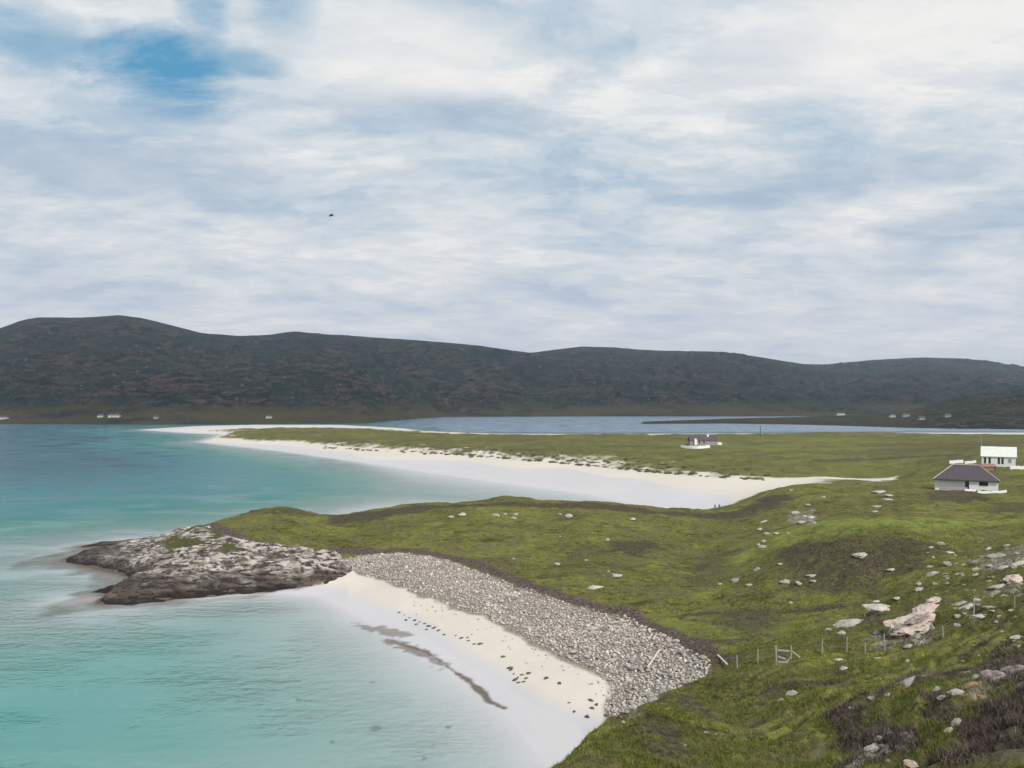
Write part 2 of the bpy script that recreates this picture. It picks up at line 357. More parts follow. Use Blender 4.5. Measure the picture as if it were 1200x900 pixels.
# shingle bed, scarp, sand
vo = t.n('ShaderNodeTexVoronoi', i_Scale=3.2); t.l(v, vo.inputs['Vector'])
peb = t.mix(t.ramp(vo.outputs['Distance'], [(.1, 1.0), (.5, 0.0)]), (.20, .175, .155), (.46, .42, .38))
sc_ = t.mix(t.ramp(n_f, [(.4, 0.0), (.6, 1.0)]), (.035, .026, .022), (.15, .11, .095))
dry = t.mix(n_m, (.52, .47, .405), (.60, .55, .485))
wetc = t.mix(n_l, (.45, .435, .44), (.51, .50, .51))
sand = t.mix(t.attr('wet'), dry, wetc)
sand = t.mix(t.math('MULTIPLY', t.ramp(n_f, [(.62, 0.0), (.72, .5)]), t.math('SUBTRACT', 1.0, t.attr('wet'))), sand, (.30, .24, .17))
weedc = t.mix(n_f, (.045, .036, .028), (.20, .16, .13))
scr = t.mix(t.ramp(n_f, [(.42, 0.0), (.58, 1.0)]), (.07, .06, .055), (.40, .35, .31))
g = t.mix(t.math('MULTIPLY', t.attr('scree'), t.ramp(n_m, [(.4, .25), (.55, 1.0)])), g, scr)
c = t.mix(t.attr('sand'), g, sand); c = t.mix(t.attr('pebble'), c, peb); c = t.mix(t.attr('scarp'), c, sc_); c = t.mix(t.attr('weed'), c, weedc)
ht = t.math('MULTIPLY', t.math('ADD', n_f, t.math('MULTIPLY', n_s, 1.5)), t.math('SUBTRACT', 1.0, t.math('MULTIPLY', t.attr('sand'), .97)))
b = t.bsdf(c, .95, t.bump(ht, .9, .22), .1)
MG = t.done(b)
ground = link(bpy.data.objects.new('ground', grid_mesh('ground', XG, YG, ZG, MG,
    dict(sand=np.clip(sandy, 0, 1), pebble=m_peb, scarp=m_scarp, heath_dark=np.clip(hth, 0, 1), bright=m_bright, weed=weed, wet=wet, scree=scree))))
tag(ground, kind='structure')
# the sea bed and land beyond the surveyed ground, one sheet to the horizon
t = NT('sea_bed'); MB_ = t.done(t.bsdf((.25, .27, .24), .95))
def sheet(name, x0, x1, y0, y1, z, mat, n=2):
    X, Y = np.meshgrid(np.linspace(x0, x1, n), np.linspace(y0, y1, n)); return link(bpy.data.objects.new(name, grid_mesh(name, X, Y, X * 0 + z, mat, None, False)))
tag(sheet('sea_bed', -9000, 9000, -900, 12000, -16, MB_), kind='structure')

# ------------------------------------------------------------------ water
yw = np.concatenate([np.linspace(-700, 30, 12, endpoint=False), np.linspace(30, 200, 200, endpoint=False), np.geomspace(200, 1180, 260), np.geomspace(1230, 11000, 20)])
xu = np.linspace(-.95, 1.0, 460)
UW, YW = np.meshgrid(xu, yw); XW = UW * np.maximum(YW + 30, 900 * (YW < 20)); XW = UW * np.where(YW < 30, 60 + (30 - YW) * 2, YW + 30)
DW = -hz(XW, YW)
DW = np.where(YW > 1150, 9, DW); DW = np.where((YW < -20), 8, DW)
chan = sst(780, 900, YW) * sst(-260, -60, XW)
t = NT('sea_water'); v = t.vec()
depth_ = t.attr('depth')
va = t.vec(1.1, 1.1, 1, rot=R(14)); vb = t.vec(.05, .30, 1, rot=R(-6)); 
w1 = t.noise(1.1, 4, .6, va, .5); w2 = t.noise(.55, 3, .5, t.vec(1.0, 1.3, 1, rot=R(-18))); w3 = t.noise(1.0, 4, .6, vb)
swell = t.math('ADD', t.math('MULTIPLY', w1, .5), t.math('ADD', t.math('MULTIPLY', w2, 1.0), t.math('MULTIPLY', w3, 1.5)))
patch = t.noise(.035, 4, .6, t.vec(1, 1.6, 1))
calm = t.ramp(patch, [(.42, .12), (.58, 1.0)])
bm = t.n('ShaderNodeBump', i_Distance=.45); t.l(swell, bm.inputs['Height']); t.l(calm, bm.inputs['Strength'])
dn = t.math('ADD', t.math('DIVIDE', depth_, 12.0), t.math('MULTIPLY', t.math('SUBTRACT', t.noise(.5, 5, .65, t.vec(.05, .5, 1, rot=R(5))), .5), t.math('MINIMUM', t.math('MULTIPLY', depth_, .07), .7)))
body = t.ramp(dn, [(0.0, (.30, .46, .42)), (.08, (.14, .37, .33)), (.20, (.045, .25, .235)), (.42, (.045, .21, .245)), (.70, (.03, .13, .17)), (1.0, (.04, .14, .20))])
body = t.mix(t.attr('lagoon'), body, (.22, .31, .41))
bd = t.n('ShaderNodeBsdfDiffuse'); t.l(body, bd.inputs['Color']); t.l(bm.outputs[0], bd.inputs['Normal'])
tr = t.n('ShaderNodeBsdfTransparent'); t.l(t.ramp(t.math('DIVIDE', depth_, 4.0), [(0.0, (1, 1, 1)), (.25, (.72, .93, .90)), (1.0, (.35, .8, .78))]), tr.inputs['Color'])
fac = t.math('SUBTRACT', 1.0, t.math('POWER', 2.718, t.math('MULTIPLY', depth_, -.75)), clamp=True)
m1 = t.n('ShaderNodeMixShader'); t.l(fac, m1.inputs[0]); t.l(tr.outputs[0], m1.inputs[1]); t.l(bd.outputs[0], m1.inputs[2])
gl = t.n('ShaderNodeBsdfGlossy', i_Roughness=.12); t.l(bm.outputs[0], gl.inputs['Normal'])
fr = t.n('ShaderNodeFresnel', i_IOR=1.33); t.l(bm.outputs[0], fr.inputs['Normal'])
m2 = t.n('ShaderNodeMixShader'); t.l(t.math('MULTIPLY', t.math('MINIMUM', fr.outputs[0], .6), t.math('ADD', .15, t.math('MULTIPLY', depth_, 2.5), clamp=True)), m2.inputs[0]); t.l(m1.outputs[0], m2.inputs[1]); t.l(gl.outputs[0], m2.inputs[2])
t.l(m2.outputs[0], t.out.inputs['Surface']); MW = t.m
sea = link(bpy.data.objects.new('water', grid_mesh('water', XW, YW, XW * 0, MW, dict(depth=np.clip(DW, 0, 12), lagoon=chan))))
tag(sea, kind='structure')

# ------------------------------------------------------------------ far hills
def hills(name, px0, px1, ncol, foot, ridge, mat, back=1.5, nrow=200, seed=80, nz=1.0, p=1.25):
    """foot: [(px, Y)], ridge: [(px, row, Y)]"""
    pxs = np.linspace(px0, px1, ncol); fo = np.array(foot, float); ri = np.array(ridge, float)
    Yf = np.interp(pxs, fo[:, 0], fo[:, 1]); rr = np.interp(pxs, ri[:, 0], ri[:, 1]); Yr = np.interp(pxs, ri[:, 0], ri[:, 2])
    k = np.ones(9) / 9; rr = np.convolve(np.pad(rr, 4, 'edge'), k, 'valid')
    zr = H0 - (rr - HZ) / F * Yr
    s = np.concatenate([np.linspace(-.04, 1, nrow), 1 + np.linspace(0, back, 30)[1:]])[:, None]
    Y = Yf + (Yr - Yf) * s; X = (pxs - CX) / F * Y
    q = np.clip(s, 0, 1)
    Z = np.where(s <= 1, zr * (0.12 * np.sqrt(q) + .88 * q ** p), zr * (1 - ((s - 1) / back) ** 1.5 * .9)); Z = np.where(s < 0, s * 80, Z)
    en = sst(0, .12, s) * (1 - sst(.80, 1.0, s) * .92) * (zr / 100).clip(.05, 2)
    n = fbm(X / 420, Y / 420, 3, seed) * 16 + fbm(X / 110, Y / 130, 5, seed + 3, .6, True) * 13 + fbm(X / 34, Y / 50, 4, seed + 7, .6) * 5
    Z = Z + en * n * nz
    o = link(bpy.data.objects.new(name, grid_mesh(name, X, Y, Z, mat, dict(low=(1 - sst(14, 40, Z)) * np.ones_like(Y)))))
    return tag(o, kind='structure'), (X, Y, Z)
def hillmat(name, a, b_, c_, lowc, sc=1.0, spk=.64):
    t = NT(name); v = t.vec(); vs = t.vec(.6, .35, 2.5)
    n1 = t.noise(.035 * sc, 6, .7, vs); n2 = t.noise(.0045 * sc, 5, .6, v); n3 = t.noise(.014, 4, .6, t.vec(.4, 1, 3))
    c = t.mix(t.ramp(n1, [(.45, 0.0), (.56, 1.0)]), a, b_)
    c = t.mix(t.ramp(n2, [(.44, 0.0), (.56, .7)]), c, c_); c = t.mix(t.ramp(t.noise(.009, 6, .7, t.vec(1, .6, 2)), [(.50, 0.0), (.60, .6)]), c, a)
    sp = t.noise(.09, 3, .6, v); c = t.mix(t.ramp(sp, [(spk, 0.0), (spk + .05, .6)]), c, (.16, .14, .13))
    c = t.mix(t.math('MULTIPLY', t.attr('low'), t.ramp(n3, [(.40, 0.2), (.55, 1.0)])), c, lowc)
    return t.done(t.bsdf(c, .95, t.bump(n1, 1.0, 10.0), .1))
mA = hillmat('heather_moor', (.002, .006, .007), (.052, .035, .034), (.010, .019, .019), (.045, .038, .018), 1.5)
hA, dA = hills('hills', -420, 1000, 900, [(-420,1300),(0,1235),(170,1205),(300,1240),(430,1270),(470,1500),(520,1780),(700,1850),(1000,1850)],
    [(-420,440,2500),(-200,418,2500),(-60,398,2500),(0,385,2500),(25,376,2500),(45,372,2500),(90,372,2550),(140,369,2600),(165,372,2600),(200,381,2600),(240,391,2650),(280,394,2700),(310,393,2700),(345,388,2700),(400,393,2750),(500,400,2800),(560,405,2850),(625,414,2900),(700,428,2950),(800,446,3000),(900,465,3000),(1000,480,3000)], mA, seed=80)
hB, dB = hills('hills', 420, 1160, 700, [(420,1800),(520,1830),(700,1850),(950,1850),(1160,1900)],
    [(420,440,3400),(560,418,3400),(625,413,3400),(680,406,3400),(720,407,3400),(770,411,3450),(850,413,3500),(900,420,3500),(950,428,3600),(1020,444,3600),(1100,462,3600),(1160,478,3600)], mA, seed=90)
hC, dC = hills('hills', 700, 1650, 700, [(700,2500),(900,2100),(1000,1900),(1650,1900)],
    [(700,450,4600),(850,434,4600),(930,427,4600),(970,427,4600),(1020,422,4600),(1080,419,4600),(1130,420,4600),(1200,430,4600),(1300,438,4600),(1450,420,4600),(1650,400,4600)], mA, seed=100)
mR = hillmat('rough_pasture', (.002, .004, .003), (.034, .026, .014), (.006, .011, .006), (.040, .034, .014), 2.2, .58)
hR, dR = hills('headland', 725, 1650, 700, [(725,1231),(850,1262),(950,1190),(1000,1130),(1060,1060),(1120,1025),(1200,1005),(1650,950)],
    [(725,499,1245),(760,495,1300),(850,491,1380),(950,489,1420),(1000,487,1450),(1060,483,1450),(1085,476,1480),(1110,468,1500),(1150,460,1520),(1200,455,1550),(1300,448,1600),(1450,430,1700),(1650,410,1700)], mR, seed=110, nz=.45, nrow=140, p=.9)
# thin pale shore where the tide leaves sand below the far pasture
def Gh(d, px, py):
    X, Y, Z = d; pxs = (X[0] / Y[0]) * F + CX; i = int(np.argmin(abs(pxs - px)))
    rows = HZ + (H0 - Z[:, i]) * F / Y[:, i]; ok = np.where(Z[:, i] > 0)[0]
    j = ok[np.argmin(abs(rows[ok] - py))]; return (X[j, i], Y[j, i], Z[j, i])

# ------------------------------------------------------------------ mesh builders
def bobj(name, bm, mat, parent=None, smooth=False, loc=None):
    me = bpy.data.meshes.new(name); bm.normal_update(); bm.to_mesh(me); bm.free(); me.materials.append(mat)
    if smooth: me.polygons.foreach_set('use_smooth', [True] * len(me.polygons))
    o = link(bpy.data.objects.new(name, me), parent)
    if loc: o.location = loc
    return o
def bx(bm, x0, x1, y0, y1, z0, z1, bev=0):
    r = bmesh.ops.create_cube(bm, size=1)
    bmesh.ops.scale(bm, vec=(x1 - x0, y1 - y0, z1 - z0), verts=r['verts']); bmesh.ops.translate(bm, vec=((x0 + x1) / 2, (y0 + y1) / 2, (z0 + z1) / 2), verts=r['verts'])
    if bev:
        es = list({e for v in r['verts'] for e in v.link_edges}); bmesh.ops.bevel(bm, geom=es, offset=bev, segments=1, affect='EDGES')
    return bm
def bar(bm, a, b, r0, r1=None, n=7):
    a = Vector(a); b = Vector(b); d = b - a; r1 = r0 if r1 is None else r1
    r = bmesh.ops.create_cone(bm, cap_ends=True, segments=n, radius1=r0, radius2=r1, depth=d.length)
    q = d.to_track_quat('Z', 'Y').to_matrix().to_4x4(); q.translation = (a + b) / 2
    bmesh.ops.transform(bm, matrix=q, verts=r['verts'])
def faces(bm, V, Fs):
    vs = [bm.verts.new(p) for p in V]
    for f in Fs: bm.faces.new([vs[i] for i in f])
def empty(name, loc, rz=0):
    o = bpy.data.objects.new(name, None); o.empty_display_size = .3; COL.objects.link(o); o.location = loc; o.rotation_euler.z = rz; return o

# rocks
def rock_verts(sub, seed, sx=1, sy=1, sz=.6, amp=.28, facets=9):
    bm = bmesh.new(); bmesh.ops.create_icosphere(bm, subdivisions=sub, radius=1)
    r = random.Random(seed)
    pl = [(Vector((r.gauss(0, 1), r.gauss(0, 1), r.gauss(0, 1))).normalized(), r.uniform(.55, .9)) for _ in range(facets)]
    for vv in bm.verts:
        p = vv.co.copy()
        for n_, d in pl:
            k = p.dot(n_)
            if k > d: p -= n_ * (k - d) * .92
        q = p * 2.3 + Vector((seed * 3.1, 0, 0))
        from mathutils import noise as mn
        p *= 1 + amp * .5 * mn.noise(q) + amp * .25 * mn.noise(q * 2.7)
        vv.co = Vector((p.x * sx, p.y * sy, p.z * sz))
    return bm
def rockmat(name, pale, mid, dark, lich=None, sc=2.2, rand=.35):
    t = NT(name); v = t.vec(); n1 = t.noise(sc, 6, .65, v); n2 = t.noise(sc * 4, 4, .6, t.vec(1, 1, 3))
    c = t.mix(t.ramp(n1, [(.38, 0.0), (.6, 1.0)]), mid, pale); c = t.mix(t.ramp(n2, [(.56, 0.0), (.68, .8)]), c, dark)
    if lich: c = t.mix(t.ramp(t.noise(sc * 1.6, 4, .6, v), [(.52, 0.0), (.62, .8)]), c, lich)
    oi = t.n('ShaderNodeObjectInfo'); c = t.mix(1.0, c, t.ramp(oi.outputs['Random'], [(0, 1 - rand), (1, 1.0)]), 'MULTIPLY')
    return t.done(t.bsdf(c, .9, t.bump(t.math('ADD', n1, n2), .8, .08), .2))
M_pale = rockmat('lichen_stone', (.58, .55, .48), (.36, .335, .29), (.16, .14, .12))
M_pink = rockmat('pink_gneiss', (.60, .47, .41), (.46, .36, .31), (.17, .14, .12), (.50, .49, .40), 1.1, .1)
M_grey = rockmat('grey_gneiss', (.34, .29, .27), (.20, .165, .155), (.07, .06, .055), (.38, .37, .31), 1.6, .2)
M_rust = rockmat('rusty_stone', (.42, .25, .17), (.30, .18, .12), (.12, .08, .06), None, 2, .1)
M_beach = rockmat('beach_stone', (.58, .53, .48), (.40, .36, .32), (.28, .25, .23), None, 2.5, .45)
M_darkb = rockmat('weedy_stone', (.20, .16, .12), (.11, .09, .07), (.04, .035, .03), None, 3, .3)

protos = {}
def rmesh(kind, k, mat):
    key = (kind, k, mat.name)
    if key not in protos:
        bm = rock_verts(3, k + {'slab': 50, 'stone': 0}[kind], 1, .62 if kind == 'slab' else .8, .26 if kind == 'slab' else .50, .5, 14)
        me = bpy.data.meshes.new(kind); bm.to_mesh(me); bm.free(); me.materials.append(mat); protos[key] = me
    return protos[key]
def place_rock(px, py, wpx, mat=M_pale, kind='stone', label=None, group=None, tilt=0, k=None, name=None, cat='rock', sink=.40, hk=1.0):
    p = G(px, py); s = wpx / F * p[1] / 2
    o = bpy.data.objects.new(name or ('rock_slab' if kind == 'slab' else 'rock'), rmesh(kind, random.randrange(6) if k is None else k, mat)); link(o)
    o.scale = (s, s * random.uniform(.8, 1.3), s * hk); o.rotation_euler = (R(random.uniform(-8, 8)), -R(tilt), R(random.uniform(-25, 25)))
    hh = s * (.26 if kind == 'slab' else .50) * hk
    o.location = (p[0], p[1], p[2] + hh * (1 - 2 * sink) ); return tag(o, label, cat, group)

exec_rocks = []
def many(lst, label, group, **kw):
    for a in lst: place_rock(a[0], a[1], a[2] * 1.15, label=label, group=group, tilt=(a[3] if len(a) > 3 else 0), **kw)
many([(529,607,7),(541,604,10),(581,605,9),(592,603,6),(602,608,6),(604,603,6)], 'small pale boulder in the cluster along the headland skyline above the bay', 'pale boulders on the headland crest')
many([(656,603,5),(667,606,10),(741,609,7)], 'small pale boulder by the dark scrub on the right half of the headland crest', 'boulders by the dark scrub')
place_rock(712, 633, 7, label='lone pale boulder on the open green slope left of the brown hollow', group=None)
place_rock(656, 629, 4, label='tiny lone pale stone on the middle of the headland lawn')
many([(602,655,4),(687,657,4)], 'tiny greenish stone on the flat turf behind the shingle bank', 'tiny stones behind the shingle')
place_rock(653, 662, 8, label='round white boulder on the flat turf just behind the shingle bank')
place_rock(713, 670, 5, label='small round stone directly above the long flat stone on the turf')
place_rock(723, 675, 17, kind='slab', label='long flat grey stone lying on turf behind the shingle bank')
place_rock(696, 689, 20, kind='slab', label='long bright yellowish white slab on turf above the shingle bank edge')
place_rock(927, 575, 7, label='single pale stone on top of the grassy bluff over the far beach')
place_rock(965, 583, 6, label='single pale stone on the green behind the grassy bluff')
place_rock(932, 602, 12, label='largest pale boulder of the scattered heap below the bluff', tilt=15)
many([(950,607,8),(939,613,9),(947,593,7),(943,606,6),(954,613,5)], 'pale boulder in the scattered heap below the grassy bluff', 'boulder heap below the bluff')
many([(1031,577,15),(1041,581,13),(1040,586,13),(1028,594,12),(1025,600,9)], 'pale flat slab in the stepped group downhill left of the cottage', 'stepped slabs left of the cottage', kind='slab')
place_rock(894, 612, 12, kind='slab', label='flat pale slab topmost in the row of stones down the green dip', tilt=12)
many([(890,621,7),(899,626,8),(895,635,8),(894,642,9),(889,639,6)], 'pale stone in the row running down the green dip', 'stones down the green dip')
many([(910,626,6),(924,625,4)], 'small grey stone just right of the row down the green dip', 'small stones right of the dip row')
place_rock(914, 662, 7, label='round pale stone on the left shoulder of the dark heather mound')
place_rock(887, 668, 10, label='tilted pale stone on the green spur left of the dark mound', tilt=30)
place_rock(862, 681, 13, label='pale boulder lower down the green spur, larger of two', tilt=20)
place_rock(844, 685, 6, label='small round pale stone at the foot of the green spur')
place_rock(878, 686, 12, kind='slab', label='low pale slab on turf at the foot of the dark mound')
place_rock(919, 683, 14, label='blocky white boulder at the lower left edge of the dark mound')
place_rock(936, 685, 10, label='tilted grey stone beside the blocky white boulder', tilt=-20)
place_rock(952, 675, 15, kind='slab', label='white flat slab on the lower face of the dark mound')
place_rock(954, 681, 10, kind='slab', label='small grey slab right under the white one on the dark mound')
place_rock(1009, 651, 22, kind='slab', label='large pale slab with hollow centre high on the dark mound', hk=1.3)
place_rock(1045, 668, 14, kind='slab', label='thin pale slab on the right flank of the dark mound')
place_rock(1077, 685, 9, label='round pale stone perched just behind a flat slab on the right slope')
place_rock(1077, 691, 17, kind='slab', label='flat pale slab in front of the round perched stone')
place_rock(1091, 674, 20, kind='slab', label='narrow pale slab tilted up to the right on the green rise', tilt=28)
place_rock(1090, 665, 8, label='small stone above the narrow tilted slab on the green rise')
place_rock(1026, 705, 10, kind='slab', label='small flat stone right above the largest white slab')
place_rock(1052, 702, 14, kind='slab', label='pale slab above the big pink outcrop to its left')
place_rock(1029, 714, 44, kind='slab', label='largest long white slab on the slope left of the pink outcrop', hk=.8)
place_rock(927, 707, 7, label='lone pale stone on the green at the dark mound foot')
place_rock(1113, 648, 13, kind='slab', label='pale slab at the right end of the dark heather mound')
many([(1103,638,8),(1109,661,10)], 'small pale stone beside the scree at the right edge of the dark mound', 'stones at mound right edge')
place_rock(1167, 653, 24, label='broad grey boulder leading the rocky scatter on the upper right rise', tilt=10, hk=.6)
place_rock(1195, 662, 22, label='pale boulder at the picture edge on the upper right rise', tilt=15, hk=.6)
place_rock(1190, 680, 26, mat=M_pink, label='pinkish white boulder at the picture edge below the rocky scatter', hk=.8)
place_rock(1170, 688, 24, kind='slab', label='pale slab left of the pinkish white edge boulder', tilt=12)
place_rock(1176, 666, 16, kind='slab', label='grey slab between the two broad boulders on the upper right rise', tilt=12)
place_rock(1160, 664, 10, label='small stone left of the grey slab on the upper right rise')
place_rock(994, 731, 42, kind='slab', label='long thin pale slab tilted up to the right above the fence', tilt=14, k=2, hk=.55)
many([(986,743,10),(1027,743,10),(972,739,8)], 'small pale stone in grass under the long tilted slab above the fence', 'stones under the long tilted slab')
place_rock(1122, 709, 27, kind='slab', label='upper of two parallel pale slabs right of the pink outcrop', tilt=24, k=3, hk=.6)
place_rock(1131, 713, 27, kind='slab', label='lower of two parallel pale slabs right of the pink outcrop', tilt=24, k=1, hk=.6)
place_rock(1148, 723, 26, kind='slab', label='low pale slab lying right of the fence post below the parallel slabs', tilt=10)
place_rock(1159, 712, 16, kind='slab', label='short grey slab uphill right of the parallel slabs', tilt=5)
many([(1122,723,10),(1121,733,8),(1145,704,8)], 'small pale stone around the two parallel slabs', 'stones round the parallel slabs')
place_rock(982, 774, 15, kind='slab', label='pale slab on the bank below the fence, upper of a pair', tilt=8)
place_rock(989, 784, 13, kind='slab', label='pale slab on the bank below the fence, lower of a pair', tilt=14)
place_rock(1028, 772, 14, kind='slab', label='pale slab in dark grass just below the row of fence posts', tilt=10)
place_rock(1063, 775, 7, label='small pale stone in grass below the pink outcrop', tilt=30)
place_rock(1059, 802, 34, kind='slab', label='long narrow white slab tilted up on the near slope', tilt=33, k=2, hk=.45)
place_rock(1040, 815, 9, label='small white stone at the lower end of the long narrow slab', tilt=35)
place_rock(1082, 794, 9, label='small dark-sided pale stone uphill of the narrow tilted slab')
many([(927,814,13,25),(915,821,7,20)], 'lichened stone low on the near slope above the shingle', 'stones low on the near slope')
many([(1022,820,10),(997,831,8)], 'grey stone in grass downhill left of the narrow tilted slab', 'grey stones downhill of the narrow slab')
place_rock(1142, 757, 8, kind='slab', label='small white stone alone on the middle of the near slope')
place_rock(1193, 748, 20, kind='slab', label='pale slab at the picture edge just under the right fence post')
many([(803,874,5),(828,859,6),(839,861,4)], 'tiny white stone on the steep grass above the wet sand', 'tiny stones on the steep near grass')
for k in range(110):
    px = random.uniform(1085, 1198); py = random.uniform(640, 730) if k < 85 else random.uniform(740, 800)
    if abs(px - 1078) < 40 and py > 700: continue
    place_rock(px, py, random.uniform(3, 9), kind=random.choice(['slab', 'stone']), mat=random.choice([M_pale, M_grey]), label='small half buried stone strewn over the rocky right side of the slope', group='half buried stones of the right slope', tilt=random.uniform(-5, 25))
# near outcrop, lower right
place_rock(1105, 819, 18, kind='slab', label='pale flat rock leading the near outcrop, leftmost piece', hk=1.3)
place_rock(1120, 814, 20, label='pale lichened rock in the near outcrop beside the rusty rock', tilt=12)
place_rock(1097, 809, 12, label='greenish lichened boulder just above the near outcrop', tilt=20)
place_rock(1136, 806, 22, mat=M_rust, label='rust orange rock in the middle of the near outcrop', tilt=35, hk=.8)
place_rock(1150, 818, 14, mat=M_rust, label='small rust brown rock under the middle of the near outcrop', tilt=-10)
place_rock(1143, 797, 14, label='yellowish pale rock crowning the rusty rock in the near outcrop', tilt=40)
place_rock(1163, 796, 34, mat=M_grey, label='big grey purple rock right of the rusty rock in the near outcrop', tilt=15)
place_rock(1190, 789, 34, mat=M_grey, label='grey purple rock at the picture edge closing the near outcrop', tilt=15)
place_rock(1182, 797, 8, label='small white stone in front of the grey purple edge rock')
for a in [(1021,879,18),(1029,867,12),(1043,883,12),(1016,886,10),(1034,875,10),(1046,862,14),(1060,861,12),(1008,888,8),(1027,859,8),(1052,876,9),(1040,893,9)]:
    place_rock(a[0], a[1], a[2], mat=random.choice([M_grey, M_grey, M_pale]), label='rock in the dark stony patch at the bottom of the near slope', group='rocks of the dark stony patch', tilt=20)
place_rock(1067, 896, 18, mat=M_pink, label='pinkish rock cut by the bottom edge of the picture')
place_rock(1112, 857, 15, mat=M_pink, label='pale pink rock in heather below the near outcrop', tilt=40)
place_rock(1120, 848, 16, kind='slab', label='thin pale slab tilted up beside the pale pink rock', tilt=40)

# big pink outcrop
def big_outcrop():
    from mathutils import noise as mn
    p = G(1074, 744); bm = bmesh.new(); me_ = bpy.data.meshes.new('tmp')
    def loc(px, py, dy): return Vector(((px - 1074) / F * p[1], dy, -(py - 744) / F * p[1]))
    for sd_, (px, py, dy), (sx, sy, sz), tl in [(301, (1069,736,1.0), (2.5,1.9,1.2), 14), (302, (1083,728,1.4), (2.3,1.6,.8), 17), (303, (1095,720,2.0), (1.8,1.1,.5), 22), (304, (1055,742,.4), (1.1,1.0,.9), 10), (305, (1090,738,.6), (.9,.8,1.3), 60), (306, (1107,712,2.6), (1.1,.7,.3), 20), (307, (1074,728,.3), (1.9,.8,.45), 20), (308, (1066,738,-.3), (1.3,.7,.4), 25)]:
        b2 = rock_verts(4, sd_, sx, sy, sz, .45, 15)
        for vv in b2.verts:
            c = vv.co; c += c.normalized() * (mn.noise(Vector((c.x * .7, c.y * .9, c.z * 4))) * .22 + mn.noise(c * 3) * .10)
        b2.transform(Matrix.Translation(loc(px, py, dy)) @ Matrix.Rotation(-R(tl), 4, 'Y') @ Matrix.Rotation(R(15), 4, 'Z')); b2.to_mesh(me_); b2.free(); n0 = len(bm.faces); bm.from_mesh(me_); bm.faces.ensure_lookup_table()
        for fi in range(n0, len(bm.faces)): bm.faces[fi].material_index = 1 if sd_ in (304, 305, 307, 308) else 0  # lower chunks darker: partly grey rock, partly underside shadow put into the colour
    o = bobj('rock_outcrop', bm, M_pink, smooth=False); o.data.materials.append(M_grey); o.location = p
    return tag(o, 'big pink and grey outcrop bulging from the slope behind the fence', 'rock')
big_outcrop()
place_rock(1072, 748, 20, mat=M_grey, kind='slab', label='grey rock slab leaning against the foot of the pink outcrop', tilt=28, hk=1.4)
place_rock(1064, 757, 14, kind='slab', label='pale slab on grass below the pink outcrop foot', tilt=10)

# ------------------------------------------------------------------ rocky point
gx = np.linspace(-112, -30, 620); gy = np.linspace(138, 212, 520); RX, RY = np.meshgrid(gx, gy)
rs = poly_sd(rockP, RX, RY) + fbm(RX / 5, RY / 5, 4, 120) * (.5 + 1.1 * sst(-80, -66, RX)) + .3 + 2.3 * sst(-72, -62, RX) * (1 - sst(160, 170, RY))
base = hz(RX, RY).reshape(RX.shape)
ca, sa = math.cos(R(14)), math.sin(R(14)); RU = RX * ca + RY * sa; RV = -RX * sa + RY * ca
st = fbm(RU / 7, RV / 1.5, 5, 130, .6, True); st2 = fbm(RU / 2.2, RV / .8, 4, 133, .6)
blk = fbm(RU / 5, RV / 3, 3, 137)
edge = sst(-.4, 1.4, rs)
tap = .28 + .72 * sst(-100, -68, RX)
rise = .35 * sst(0, 3, rs) - .45 * tap + .8 * tap * (st * 1.15 + st2 * .75 + np.round(blk * 4) / 4 * 1.1) * (.35 + .65 * sst(0, 4, rs))
RZ = np.where(rs > -.4, np.maximum(base, -.3) - .5 + edge * (.55 + .45 * tap) + rise * edge, base - 1.5)
pale = sst(1.2, 4.6, RZ + fbm(RX / 4, RY / 4, 4, 140) * 2.8) * (1 - .75 * sst(0.3, 1.0, (-RX - 82) / 14))
grs = sst(.45, .62, fbm(RX / 5, RY / 4, 3, 143) * .5 + .5) * sst(4.2, 5.2, RZ)
t = NT('striated_rock'); v = t.vec(.5, 1.6, 2.2, rot=R(-14)); n1 = t.noise(.75, 7, .68, v, .4); n2 = t.noise(.35, 4, .6, t.vec())
dk = t.mix(t.ramp(n1, [(.4, 0.0), (.62, 1.0)]), (.014, .012, .011), (.105, .082, .070))
pl = t.mix(t.ramp(n1, [(.46, 0.0), (.56, 1.0)]), (.045, .036, .033), (.46, .40, .37))
pl = t.mix(t.ramp(n2, [(.5, 0.0), (.65, .5)]), pl, (.30, .30, .24))
c = t.mix(t.attr('pale'), dk, pl); c = t.mix(t.attr('tide'), c, (.012, .010, .009)); c = t.mix(t.attr('turf'), c, (.06, .065, .02))
M_str = t.done(t.bsdf(c, .85, t.bump(n1, 1.0, .25), .25))
# keep only the faces in or near the footprint so the thing is just the rock
me = bpy.data.meshes.new('rocky_point'); nr, nc = RX.shape
keep = rs > -1.2; idx = -np.ones(nr * nc, int); kf = keep.ravel(); idx[kf] = np.arange(kf.sum())
me.vertices.add(int(kf.sum())); me.vertices.foreach_set('co', np.stack([RX, RY, RZ], -1).reshape(-1, 3)[kf].astype(np.float32).ravel())
a = (np.arange(nr - 1)[:, None] * nc + np.arange(nc - 1)).ravel(); q = np.stack([a, a + 1, a + nc + 1, a + nc], 1); q = idx[q]; q = q[(q >= 0).all(1)].astype(np.int32)
fin_mesh(me, q, M_str, dict(pale=pale.ravel()[kf], turf=grs.ravel()[kf], tide=(.9 * (1 - sst(.35, 1.1, RZ + fbm(RX / 3, RY / 3, 3, 151) * .6))).ravel()[kf]), True)
tag(link(bpy.data.objects.new('rocky_point', me)), 'dark jagged rocky point with pale striped top running into the sea at the headland tip', 'rocky outcrop')
for pts, lab in [([(118,706,6),(140,704,26),(175,702,40),(215,700,26)], 'low dark skerry awash in front of the rocky point'), ]:
    for k, (px, py, wd) in enumerate(pts[1:2]):
        pass
